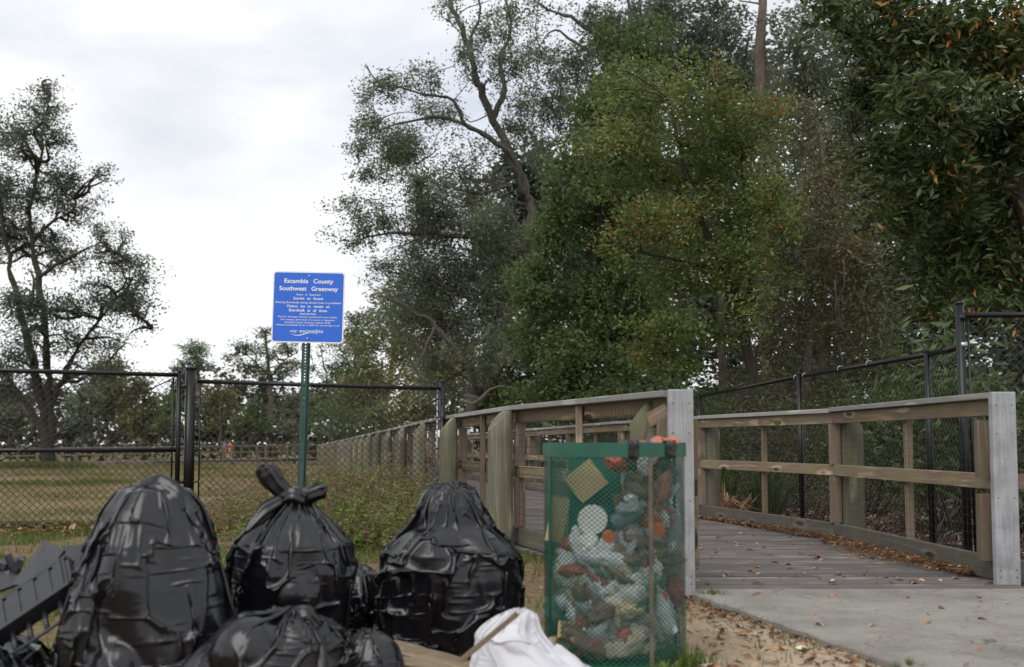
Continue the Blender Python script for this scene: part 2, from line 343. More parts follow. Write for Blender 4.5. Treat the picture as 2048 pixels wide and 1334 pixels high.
# ------------------------------------------------------------------ boardwalk
def dz(Y): return 0.022 + float(np.interp(Y, [12, 70, 82], [0, -0.42, -0.44]))
LEFT = [(0.90, 5.42), (0.06, 7.65), (-0.49, 9.98)]
y_, x_ = 9.98, -0.49
while y_ < 79: x_ -= 0.5; y_ += 2.35; LEFT.append((x_, y_))
RIGHT = [(2.76, 5.66), (2.62, 8.1), (1.98, 10.42), (1.40, 12.8), (0.86, 15.15), (0.30, 17.5)]
y_, x_ = 17.5, 0.30
while y_ < 77: x_ -= 0.5; y_ += 2.35; RIGHT.append((x_, y_))
def xl(line, Y): return float(np.interp(Y, [p[1] for p in line], [p[0] for p in line]))
# the deck: joists under it are the structure, boards are its pieces
jm = MB()
for line in (LEFT, RIGHT):
    for a, b in zip(line[:-1], line[1:]):
        s = -0.02 if line is RIGHT else 0.02
        d = Vector((b[0] - a[0], b[1] - a[1], dz(b[1]) - dz(a[1]))); l = d.length; ang = math.atan2(d.y, d.x)
        Mr = Matrix.Rotation(ang, 3, 'Z')
        jm.box(((a[0] + b[0]) / 2 + s, (a[1] + b[1]) / 2, (dz(a[1]) + dz(b[1])) / 2 - 0.15), (l, 0.04, 0.22), Mr)
deck = link('boardwalk', jm.mesh('boardwalk'), M['kick']); tag(deck, kind='structure')
Y = 5.56; k = 0; rest = MB(); bw = 0.139
while Y < 80:
    x0, x1 = xl(LEFT, Y) - 0.05, xl(RIGHT, Y) + 0.06
    z = dz(Y) - 0.019 + random.uniform(-0.004, 0.004)
    if Y < 24:
        o = link('deck_board', board_mesh('deck_board', x1 - x0 + random.uniform(-0.03, 0.01), bw, 0.038, 0.005), M['deck'], deck, ((x0 + x1) / 2, Y, z), (random.uniform(-0.008, 0.008), random.uniform(-0.0015, 0.0015), (0.012 if Y < 6 else 0) + random.uniform(-0.0015, 0.0015)))
    else:
        rest.box(((x0 + x1) / 2, Y, z), (x1 - x0, bw, 0.038))
    Y += bw + random.uniform(0.008, 0.014)
o = link('deck_boards_far', rest.mesh('deck_boards_far'), M['deck'], deck); tag(o, kind='stuff')
o.name = 'distant_decking'

RAILTOP = 1.07
def pole(parent, x, y, z0, z1, r, out_dir, base, name='post', mat=None):
    """round timber post whose top is sawn off at a slant on its outer side"""
    n = 22; vs = []; fs = []; od = Vector((out_dir[0], out_dir[1])).normalized()
    lv = [z0, z0 + (z1 - z0) * 0.3, z0 + (z1 - z0) * 0.6, z1 - 0.2, z1]
    for li, zz in enumerate(lv):
        for i in range(n):
            a = 2 * PI * i / n; rr = r * (1 + 0.035 * noise.noise(Vector((math.cos(a) * 1.5, math.sin(a) * 1.5, zz * 1.3 + x * 7))))
            px_, py_ = rr * math.cos(a), rr * math.sin(a); q = zz
            if li == len(lv) - 1:
                s = px_ * od.x + py_ * od.y; q = z1 - max(0, s + 0.35 * r) * 1.15
            vs.append((px_, py_, q))
    for li in range(len(lv) - 1):
        for i in range(n): fs.append((li * n + i, li * n + (i + 1) % n, (li + 1) * n + (i + 1) % n, (li + 1) * n + i))
    c = len(vs); vs.append((-od.x * r * 0.2, -od.y * r * 0.2, z1))
    t0 = (len(lv) - 1) * n
    fs += [(t0 + i, t0 + (i + 1) % n, c) for i in range(n)]
    m = bpy.data.meshes.new(name); m.from_pydata(vs, [], fs); m.update()
    for p in m.polygons: p.use_smooth = len(p.vertices) == 4
    return link(name, m, mat or M['pole'], parent, (x - base[0], y - base[1], -base[2]))

def weld_mesh(parent, a, b, za, zb, h0, h1, side, base, near):
    """welded wire grid between two rail points"""
    a3, b3 = Vector((a[0], a[1], 0)), Vector((b[0], b[1], 0)); d = (b3 - a3); l = d.length; d.normalize(); nrm = Vector((-d.y, d.x, 0)) * side
    mb = MB(); r = 0.0011
    def seg(p, q):
        p, q = Vector(p), Vector(q); t = (q - p).normalized(); u = t.orthogonal().normalized(); w = t.cross(u)
        o_ = [u * r, (-u * 0.5 + w * 0.87) * r, (-u * 0.5 - w * 0.87) * r]
        mb.add([p + x for x in o_] + [q + x for x in o_], [(0, 1, 4, 3), (1, 2, 5, 4), (2, 0, 3, 5)])
    n = int(l / 0.05)
    for i in range(n + 1):
        s = i / n; p = a3 + d * l * s + nrm; z = za + (zb - za) * s; j = random.uniform(-.002, .002)
        seg((p.x, p.y, z + h0), (p.x + j, p.y, z + h1))
    m_ = int((h1 - h0) / 0.05)
    for j in range(m_ + 1):
        h = h0 + j * 0.05; p = a3 + nrm; q = b3 + nrm; seg((p.x, p.y, za + h), (q.x, q.y, zb + h))
    o = link('wire_mesh', mb.mesh('wire_mesh'), M['wire'], parent, -Vector(base)); tag(o, kind='stuff'); return o

def railing(line, side, label, nmax_near):
    """side: +1 when the outside is to the left of the walking direction"""
    base = (line[0][0], line[0][1], 0)
    T = thing('wooden_railing', label, 'railing', base)
    far = {'cap_board': MB()}
    for i, (a, b) in enumerate(zip(line[:-1], line[1:])):
        za, zb = dz(a[1]), dz(b[1])
        d = Vector((b[0] - a[0], b[1] - a[1])).normalized(); nrm = Vector((-d.y, d.x)) * side
        def pt(p, z, o_=0, along=0): return (p[0] + nrm.x * o_ + d.x * along, p[1] + nrm.y * o_ + d.y * along, z)
        jt = random.uniform(-0.006, 0.006)
        g = 0.0
        board('cap_board', pt(a, za + RAILTOP - 0.019 + jt, 0.02, 0.002), pt(b, zb + RAILTOP - 0.019 + jt * .5, 0.02, -0.002), 0.14, 0.036, M['cap'], T, base=base)
        board('top_rail', pt(a, za + RAILTOP - 0.086, 0, 0.003), pt(b, zb + RAILTOP - 0.086, 0, -0.003), 0.038, 0.089, M['rail'], T, base=base)
        if a[1] < 45:
            board('middle_rail', pt(a, za + 0.565, 0, 0.003), pt(b, zb + 0.565, 0, -0.003), 0.038, 0.089, M['rail'], T, base=base)
            board('kickboard', pt(a, za + 0.075, -0.004, 0.003), pt(b, zb + 0.075, -0.004, -0.003), 0.038, 0.13, M['kick'], T, base=base)
        m_ = ((a[0] + b[0]) / 2, (a[1] + b[1]) / 2); zm = (za + zb) / 2
        if a[1] < 40:
            board('picket', pt(m_, zm - 0.05, 0.044), pt(m_, zm + RAILTOP - 0.045, 0.044), 0.045, 0.055, M['pale'], T, base=base)
        if i < nmax_near:
            # short uprights between the rails at each joint
            for h0, h1 in ((0.142, 0.518), (0.612, RAILTOP - 0.133)):
                board('upright', pt(b, zb + h0, 0.001), pt(b, zb + h1, 0.001), 0.089, 0.038, M['railv'], T, base=base)
            weld_mesh(T, pt(a, 0)[:2], pt(b, 0)[:2], za, zb, 0.15, 0.99, side * 0.0215, base, True)
        r = 0.088 if i % 3 else 0.095
        gg = gbase(b[1]) - 0.3
        o_ = r + 0.055
        pole(T, b[0] + nrm.x * o_ + (0.02 if side > 0 else 0.10) * d.x, b[1] + nrm.y * o_ + 0.02 * d.y, gg, zb + RAILTOP - 0.04, r * random.uniform(0.93, 1.08), (nrm.x, nrm.y), base)
    return T
RL = railing(LEFT, 1, 'long weathered timber railing with round posts on the left of the boardwalk', 6)
RR = railing(RIGHT, -1, 'timber railing on the right of the boardwalk with orange leaves heaped against its kickboard', 6)
def endpost(T, p, side, base, w=0.134):
    x, y = p
    o = link('end_board', board_mesh('end_board', w, 0.04, 1.10, 0.006), M['plate'], T, (x - base[0], y - 0.045 - base[1], 0.545), (0, 0, 0.0))
    o['label'] = 'broad pale grey painted end board, speckled with wear'
    mb = MB()
    for zz in (0.06, 0.1, 0.5, 0.86, 1.02):
        for xx in (-0.045, 0.045): mb.tube([(xx, -0.0215, zz - 0.545), (xx, -0.0195, zz - 0.545)], 0.004, 6)
    s_ = link('screw', mb.mesh('screw'), M['mesh'], o); tag(s_, kind='stuff')
    # square posts behind the plate
    for dx in (-0.075 * side, 0.07 * side):
        for h0, h1 in ((0.142, 0.518), (0.612, RAILTOP - 0.133)):
            board('upright', (x + dx, y + 0.05, h0), (x + dx, y + 0.05, h1), 0.074, 0.06, M['railv'], T, base=base)
BL = (LEFT[0][0], LEFT[0][1], 0); BR = (RIGHT[0][0], RIGHT[0][1], 0)
endpost(RL, (0.905, 5.40), 1, BL); endpost(RR, (2.765, 5.66), -1, BR)
pole(RL, 0.76, 5.72, -0.3, 1.04, 0.085, (-1, 0.3), BL)
board('brace_block', (0.77, 5.52, 0.93), (0.86, 5.43, 0.985), 0.05, 0.085, M['pale'], RL, base=BL)
board('brace_block', (0.80, 5.50, 0.89), (0.885, 5.47, 0.895), 0.04, 0.05, M['pale'], RL, base=BL)
# short return of the right railing beyond its end board
board('middle_rail', (2.82, 5.72, 0.585), (4.9, 6.0, 0.585), 0.038, 0.089, M['rail'], RR, base=BR)
board('kickboard', (2.82, 5.73, 0.075), (4.9, 6.01, 0.075), 0.038, 0.13, M['kick'], RR, base=BR)
pole(RR, 2.905, 5.95, -0.2, 1.0, 0.07, (1, 0.0), BR)
pole(RR, 4.9, 6.1, -0.2, 1.04, 0.09, (1, 0.0), BR)

# far boardwalk crossing the meadow
FARL = [(-15.6, 79.5)]
for i in range(14):
    x, y = FARL[-1]; dx, dy = (-1.95, -1.55) if i < 2 else (-2.2, -1.25) if i < 5 else (-2.35, -0.9)
    FARL.append((x + dx, y + dy))
def far_rail(off, label):
    base = (FARL[0][0], FARL[0][1] + off, 0); T = thing('wooden_railing', label, 'railing', base)
    for i, (a, b) in enumerate(zip(FARL[:-1], FARL[1:])):
        def zz(p): return -0.42 - 0.012 * (FARL[0][0] - p[0]) * 1.1
        for nm, h, th, hh, mt in (('cap_board', 1.06, 0.14, 0.04, M['cap']), ('top_rail', 0.99, 0.04, 0.09, M['rail']), ('middle_rail', 0.55, 0.04, 0.09, M['rail'])):
            board(nm, (a[0], a[1] + off, zz(a) + h), (b[0], b[1] + off, zz(b) + h), th, hh, mt, T, base=base)
        pole(T, b[0], b[1] + off - (0.12 if off < 1 else -0.12), -1.1, zz(b) + 1.03, 0.1, (0, -1 if off < 1 else 1), base)
        mxp = ((a[0] + b[0]) / 2, (a[1] + b[1]) / 2)
        board('picket', (mxp[0], mxp[1] + off, zz(mxp)), (mxp[0], mxp[1] + off, zz(mxp) + 1.02), 0.05, 0.05, M['rail'], T, base=base)
far_rail(0, 'distant timber railing crossing the meadow, nearer of two with posts reaching the grass')
far_rail(2.5, 'distant timber railing behind the nearer one at the back of the meadow boardwalk')
mb = MB()
for a, b in zip(FARL[:-1], FARL[1:]):
    for off in (0.02, 2.45):
        c = ((a[0] + b[0]) / 2, (a[1] + b[1]) / 2 + off, -0.52 - 0.0132 * (FARL[0][0] - (a[0] + b[0]) / 2))
        mb.box(c, (math.dist(a, b), 0.05, 0.24), Matrix.Rotation(math.atan2(b[1] - a[1], b[0] - a[0]), 3, 'Z'))
    mb.box(((a[0] + b[0]) / 2, (a[1] + b[1]) / 2 + 1.23, -0.41 - 0.0132 * (FARL[0][0] - (a[0] + b[0]) / 2)), (math.dist(a, b) + .05, 2.3, 0.04), Matrix.Rotation(math.atan2(b[1] - a[1], b[0] - a[0]), 3, 'Z'))
o = link('boardwalk', mb.mesh('far_boardwalk'), M['farwood']); tag(o, kind='structure')

# ------------------------------------------------------------------ chain link fences
def chainlink(parent, p0, p1, za0, za1, zb0, zb1, base, pitch=0.068, r=0.003, barb=True):
    """woven diamond mesh between p0 and p1 (ground points); a = z range at p0, b = at p1"""
    p0, p1 = Vector((*p0, 0)), Vector((*p1, 0)); d = p1 - p0; Lg = d.length; d.normalize(); nrm = Vector((-d.y, d.x, 0))
    H = max(za1 - za0, zb1 - zb0); ni = int(Lg / (pitch / 2)); nj = int(H / (pitch / 2)) + (1 if barb else 0)
    J = RS.randn(ni + 2, nj + 2, 3) * 0.0018
    A = []; B = []
    def node(i, j):
        s = min(i / ni, 1.0); zlo = za0 + (zb0 - za0) * s; zhi = za1 + (zb1 - za1) * s
        z = zlo + j * (zhi - zlo + (0.02 if barb else 0)) / nj
        q = p0 + d * (Lg * s) + nrm * (0.003 if (i % 2) else -0.003); return (q.x + J[i, j, 0], q.y + J[i, j, 1], z + J[i, j, 2])
    for i in range(ni + 1):
        for j in range(nj):
            if (i + j) % 2: continue
            if i + 1 <= ni: A.append(node(i, j)); B.append(node(i + 1, j + 1))
            if i - 1 >= 0: A.append(node(i, j)); B.append(node(i - 1, j + 1))
    V, Fc = prisms(np.array(A), np.array(B), r, r)
    o = link('wire_mesh', mesh_np('wire_mesh', V, Fc), M['mesh'], parent, -Vector(base)); tag(o, kind='stuff'); return o
def prisms(A, B, ra, rb, n=3):
    A = np.asarray(A, float); B = np.asarray(B, float); T = B - A; T /= np.linalg.norm(T, axis=1, keepdims=True) + 1e-9
    ref = np.where(np.abs(T[:, 2:3]) < 0.9, np.array([[0, 0, 1.0]]), np.array([[1.0, 0, 0]]))
    U = np.cross(T, ref); U /= np.linalg.norm(U, axis=1, keepdims=True) + 1e-9; Wv = np.cross(T, U)
    ra = np.broadcast_to(ra, (len(A),))[:, None]; rb = np.broadcast_to(rb, (len(A),))[:, None]
    rings = []
    for R_, C_ in ((ra, A), (rb, B)):
        for k in range(n):
            a = 2 * PI * k / n; rings.append(C_ + (U * math.cos(a) + Wv * math.sin(a)) * R_)
    V = np.stack(rings, 1).reshape(-1, 3); b0 = (np.arange(len(A)) * 2 * n)[:, None, None]
    f = np.array([[k, (k + 1) % n, n + (k + 1) % n, n + k] for k in range(n)])[None]
    return V, (b0 + f).reshape(-1, 4)
def pipe(name, a, b, r, parent, base, mat=None, n=14, cap=0):
    a, b = Vector(a), Vector(b); mb = MB(); mb.tube([a - Vector(base), b - Vector(base)], r, n)
    if cap:  # domed cap
        q = b - Vector(base); mb.tube([q, q + Vector((0, 0, cap * .6)), q + Vector((0, 0, cap))], [r * 1.06, r * 0.9, r * 0.3], n)
    return link(name, mb.mesh(name, True), mat or M['black'], parent)
def ties(parent, a, b, n, r, base, name='wire_tie'):
    mb = MB(); a, b = Vector(a), Vector(b)
    for i in range(n):
        p = a.lerp(b, (i + .5 + random.uniform(-.2, .2)) / n) - Vector(base); d = (b - a).normalized(); u = d.orthogonal().normalized(); w = d.cross(u)
        mb.tube([p + (u * math.cos(k) + w * math.sin(k)) * r + d * 0.004 * k for k in np.linspace(0, 2 * PI, 9)], 0.0022, 4)
    o = link(name, mb.mesh(name), M['black'], parent); tag(o, kind='stuff')

GP = (-3.235, 10.0)     # gate post
# gate leaf, swinging towards the camera on the left
def P2(px, Y): return ((px - 1024) / F * Y)
ga = (P2(357, 9.96), 9.96); gbm = (P2(-190, 9.0), 9.0)
G = thing('chain_link_gate', 'black chain link gate leaf with diagonal brace, left of the thick post', 'gate', (ga[0], ga[1], 0))
gb = (ga[0], ga[1], 0)
zt_, zm_, zb_ = 1.485, 0.735, 0.02
for nm, za, zb2 in (('top_rail', zt_, zt_ + 0.0), ('middle_rail', zm_, zm_), ('bottom_rail', zb_, zb_)):
    pipe(nm, (ga[0], ga[1], za), (gbm[0], gbm[1], zb2), 0.021 if nm != 'bottom_rail' else 0.006, G, gb)
pipe('frame_upright', (ga[0], ga[1], -0.02), (ga[0], ga[1], 1.515), 0.024, G, gb, cap=0.02)
pipe('frame_upright', (gbm[0], gbm[1], 0.0), (gbm[0], gbm[1], 1.5), 0.024, G, gb)
gd = Vector((gbm[0] - ga[0], gbm[1] - ga[1], 0)).normalized()
pipe('tension_bar', (ga[0] + gd.x * .055, ga[1] + gd.y * .055, 0.0), (ga[0] + gd.x * .055, ga[1] + gd.y * .055, 1.46), 0.009, G, gb)
pipe('truss_rod', (ga[0] + gd.x * .03, ga[1] + gd.y * .03 - .02, 1.46), tuple(Vector((ga[0], ga[1] - .02, 0)) + gd * 2.55 + Vector((0, 0, 0.12))), 0.006, G, gb)
chainlink(G, (ga[0] + gd.x * .055, ga[1] + gd.y * .055), gbm, 0.02, 1.515, 0.02, 1.515, gb)
ties(G, (ga[0], ga[1], zt_), (gbm[0], gbm[1], zt_), 12, 0.024, gb)
for z in (0.30, 0.62, 0.98, 1.2):
    pipe('clamp_band', (ga[0] - .03, ga[1] - .01, z), (ga[0] + gd.x * .07, ga[1] + gd.y * .07, z), 0.009, G, gb, n=8)
for z in (0.42, 1.37):
    pipe('hinge', (ga[0], ga[1], z), (GP[0], GP[1] - .02, z), 0.02, G, gb, n=8)
# fixed section from the gate post to the boardwalk railing
FP = (P2(885, 10.6), 10.6)
FZ = thing('chain_link_fence', 'low black chain link fence between the thick gate post and the boardwalk railing', 'fence', (GP[0], GP[1], 0))
fb = (GP[0], GP[1], 0)
pipe('gate_post', (GP[0], GP[1], -0.3), (GP[0], GP[1], 1.545), 0.052, FZ, fb, n=24, cap=0.035)
pipe('end_post', (FP[0], FP[1], -0.4), (FP[0], FP[1], 1.455), 0.03, FZ, fb, n=18, cap=0.02)
fd = Vector((FP[0] - GP[0], FP[1] - GP[1], 0)); fl = fd.length; fd.normalize()
pipe('top_rail', (GP[0] + .06, GP[1] + .03, 1.425), (FP[0], FP[1], 1.38), 0.021, FZ, fb)
for (p, s, mt) in ((GP, 1, M['black']), (FP, -1, M['steel'])):
    q = Vector((p[0], p[1], 0)) + fd * s * (0.1 if s > 0 else 0.055)
    pipe('tension_bar', (q.x, q.y - .01, -0.02), (q.x, q.y - .01, 1.37), 0.008, FZ, fb, mt)
    for z in (0.1, 0.42, 0.75, 1.08, 1.27):
        pipe('clamp_band', (p[0] - .045 * s, p[1] - .05, z), (q.x + .02 * s, q.y - .03, z - .004), 0.006, FZ, fb, n=8)
        pipe('bolt', (q.x + .02 * s, q.y - .045, z), (q.x + .02 * s, q.y - .02, z), 0.008, FZ, fb, M['steel'], n=6)
q0 = Vector((GP[0], GP[1], 0)) + fd * 0.1
chainlink(FZ, (q0.x, q0.y), (FP[0] - .05, FP[1] - .03), -0.03, 1.435, -0.05, 1.39, fb)
ties(FZ, (GP[0], GP[1], 1.425), (FP[0], FP[1], 1.38), 16, 0.024, fb)

# fence beyond the right railing
RF = [(3.275, 7.2), (3.32, 7.9), (2.93, 10.1), (2.52, 13.3), (1.95, 16.4), (1.25, 19.4), (0.5, 22.4)]
FR = thing('chain_link_fence', 'black chain link fence in front of the dark trees behind the right boardwalk railing', 'fence', (RF[0][0], RF[0][1], 0))
rb = (RF[0][0], RF[0][1], 0)
pipe('tall_post', (3.275, 7.2, -0.3), (3.255, 7.2, 1.815), 0.032, FR, rb, n=18, cap=0.025)
pipe('post_collar', (3.27, 7.2, 1.50), (3.27, 7.2, 1.535), 0.037, FR, rb, M['steel'], n=18)
pipe('post_collar', (3.263, 7.2, 1.70), (3.263, 7.2, 1.73), 0.036, FR, rb, n=18)
for i, (x, y) in enumerate(RF[1:]):
    z = gbase(y); pipe('line_post', (x, y, z - .2), (x - 0.015, y, z + 1.53), 0.026, FR, rb, cap=0.02)
for a, b in zip(RF[:-1], RF[1:]):
    pipe('top_rail', (a[0], a[1], gbase(a[1]) + 1.51), (b[0], b[1], gbase(b[1]) + 1.51), 0.021, FR, rb)
    chainlink(FR, a, b, gbase(a[1]) - 0.02, gbase(a[1]) + 1.52, gbase(b[1]) - 0.02, gbase(b[1]) + 1.52, rb, r=0.0019)
pipe('top_rail', (3.27, 7.2, 1.735), (6.5, 7.05, 1.735), 0.021, FR, rb)
pipe('line_post', (6.5, 7.05, -.2), (6.5, 7.05, 1.8), 0.026, FR, rb)
chainlink(FR, (3.3, 7.2), (6.5, 7.05), 0.0, 1.745, 0.0, 1.745, rb)
pipe('tension_bar', (3.32, 7.19, 0.0), (3.31, 7.19, 1.72), 0.008, FR, rb)
mb = MB()
for px_, Y_ in ((1585, 10.2), (1682, 9.3), (1738, 8.8), (1600, 10.0)):
    p = P(px_, 742 - (px_ - 1585) * 0.33 - 6, Y_) ; p = Vector((xl([(a[0], a[1]) for a in RF], Y_), Y_, gbase(Y_) + 1.51))
    mb.tube([p - Vector(rb) + Vector((math.sin(k) * 0.03, -.02, math.cos(k) * 0.032 - .01)) for k in np.linspace(-1.9, 1.2, 7)], 0.0035, 5)
o = link('wire_tie', mb.mesh('wire_tie'), M['steel'], FR); tag(o, kind='stuff')

# ------------------------------------------------------------------ sign
SX, SY = -1.722, 8.26
S = thing('park_sign', 'blue square park notice with white lettering on a green perforated post', 'sign', (SX - 0.03, SY, 0), rot=(0, 0.021, 0))
mb = MB(); t_ = 0.0028
mb.box((-0.0275, 0.02, 1.02), (0.016, t_, 2.24)); mb.box((0.0275, 0.02, 1.02), (0.016, t_, 2.24))
mb.box((-0.0195, 0.0075, 1.02), (t_, 0.023, 2.24)); mb.box((0.0195, 0.0075, 1.02), (t_, 0.023, 2.24))
mb.box((-0.0118, -0.005, 1.02), (0.0125, t_, 2.24)); mb.box((0.0118, -0.005, 1.02), (0.0125, t_, 2.24))
for i in range(88): mb.box((0, -0.0049, -0.08 + i * 0.0254), (0.0112, t_ * .9, 0.0155))
link('post', mb.mesh('post'), M['gpost'], S)
def rounded(w, h, r, th, name):
    pts = []
    for cx, cz, a0 in ((w / 2 - r, h / 2 - r, 0), (-w / 2 + r, h / 2 - r, PI / 2), (-w / 2 + r, -h / 2 + r, PI), (w / 2 - r, -h / 2 + r, 1.5 * PI)):
        for k in range(7): a = a0 + k * PI / 12; pts.append((cx + r * math.cos(a), cz + r * math.sin(a)))
    n = len(pts); vs = [(x, -th / 2, z) for x, z in pts] + [(x, th / 2, z) for x, z in pts]
    m = bpy.data.meshes.new(name); m.from_pydata(vs, [], [tuple(range(n)), tuple(range(n, 2 * n))[::-1]] + [((i + 1) % n, i, n + i, n + (i + 1) % n) for i in range(n)]); m.update(); return m
SZ = 1.937
pl = link('sign_panel', rounded(0.602, 0.600, 0.028, 0.003, 'sign_panel'), M['signw'], S, (0.012, -0.012, SZ))
link('blue_field', rounded(0.578, 0.576, 0.02, 0.001, 'blue_field'), M['blue'], pl, (0, -0.0025, 0))
def text(body, yc, w, cap, bold=0.0, shear=0.0, xc=0.0):
    cu = bpy.data.curves.new('t', 'FONT'); cu.body = body; cu.size = 1; cu.align_x = 'LEFT'; cu.offset = bold; cu.space_word = 1.35; cu.shear = shear; cu.resolution_u = 3
    o = bpy.data.objects.new('t', cu); COL.objects.link(o); bpy.context.view_layer.update()
    me = bpy.data.meshes.new_from_object(o.evaluated_get(bpy.context.evaluated_depsgraph_get())); bpy.data.objects.remove(o)
    co = np.array([v.co[:] for v in me.vertices]); x0, x1 = co[:, 0].min(), co[:, 0].max()
    k = 0.6 / 802; sx = w * k / (x1 - x0); sz = cap * k / 0.70
    V = np.stack([(co[:, 0] - (x0 + x1) / 2) * sx + xc * k, np.zeros(len(co)), (co[:, 1] - 0.35) * sz], 1)
    m = bpy.data.meshes.new('lettering'); m.from_pydata(V.tolist(), [], [tuple(p.vertices) for p in me.polygons]); m.update()
    ob = link('lettering', m, M['signw'], pl, (0, -0.0042, 0.3 - yc * k)); return ob
for args in [("Escambia  County", 108, 548, 47, .02), ("Southwest  Greenway", 193, 655, 47, .02), ("Hours  of  Operation", 261, 270, 20, .01), ("Sunrise  to  Sunset", 303, 333, 29, .015),
             ("Entering Boardwalk during closed hours is prohibited", 350, 726, 21, .01), ("Visitors  are  to  remain  on", 391, 478, 29, .015), ("Boardwalk  at  all  times", 437, 423, 30, .015),
             ("PROHIBITED", 479, 178, 19, .01), ("Alcoholic beverages, littering, unauthorized motor vehicles.", 511, 668, 17, .008), ("Tree camping, destruction of property or vegetation.", 543, 610, 17, .008),
             ("Escambia County Ordinance Section 74-26", 574, 506, 19, .008), ("Violations punishable by up to $500 fine and 60 days in jail", 603, 706, 17, .008)]:
    text(*args)
text("my", 668, 90, 32, .004, 0.35, -150); text("escambia", 667, 262, 38, .004, 0, 45)
k = 0.6 / 802; up = []; lo = []
for i in range(25):
    s = i / 24; x = (-195 + 320 * s) * k; zc = (-305 - 12 * math.sin(s * 2 * PI) * 1.6 + 8 * (1 - s)) * k; th = (1.0 + 9 * math.sin(PI * s)) * k
    up.append((x, 0, zc + th / 2)); lo.append((x, 0, zc - th / 2))
m = bpy.data.meshes.new('swoosh'); m.from_pydata(up + lo, [], [(i, i + 1, 26 + i, 25 + i) for i in range(24)]); link('swoosh', m, M['signw'], pl, (0, -0.0042, 0))
for zz in (0.262, -0.262): link('bolt', MB().tube([(0, 0, 0), (0, -0.008, 0)], 0.008, 8).mesh('bolt'), M['steel'], pl, (0.003, -0.003, zz))

# ------------------------------------------------------------------ foliage tools
def leaf_quads(C, size, aspect, rng, updown=0.35, droop=0.0, var=0.35, dirs=None):
    """one folded diamond leaf per centre"""
    n = len(C)
    D = rng.randn(n, 3) if dirs is None else dirs + rng.randn(n, 3) * 0.6
    D[:, 2] = D[:, 2] * updown - droop
    D /= np.linalg.norm(D, axis=1, keepdims=True) + 1e-9
    R_ = rng.randn(n, 3); S_ = np.cross(D, R_); S_ /= np.linalg.norm(S_, axis=1, keepdims=True) + 1e-9
    l = size * (1 + var * (rng.rand(n, 1) * 2 - 1)); w = l * aspect * 0.5
    U = np.cross(S_, D)
    A = C - D * l * 0.5; B = C + S_ * w + U * w * 0.25; E = C + D * l * 0.5; G_ = C - S_ * w + U * w * 0.25
    V = np.stack([A, B, E, G_], 1).reshape(-1, 3)
    Fc = (np.arange(n)[:, None] * 4 + np.array([0, 1, 2, 3])).astype(np.int32)
    return V, Fc
def limb_curve(a, b, n, wob, rng, sag=0.0):
    a, b = np.array(a, float), np.array(b, float); l = np.linalg.norm(b - a)
    t = np.linspace(0, 1, n)[:, None]; p = a + (b - a) * t
    o1 = rng.randn(3) * wob * l; o2 = rng.randn(3) * wob * l * 0.5
    p += np.sin(t * PI) * o1 + np.sin(t * 2 * PI) * o2; p[:, 2:3] += np.sin(t * PI) * sag * l
    return p

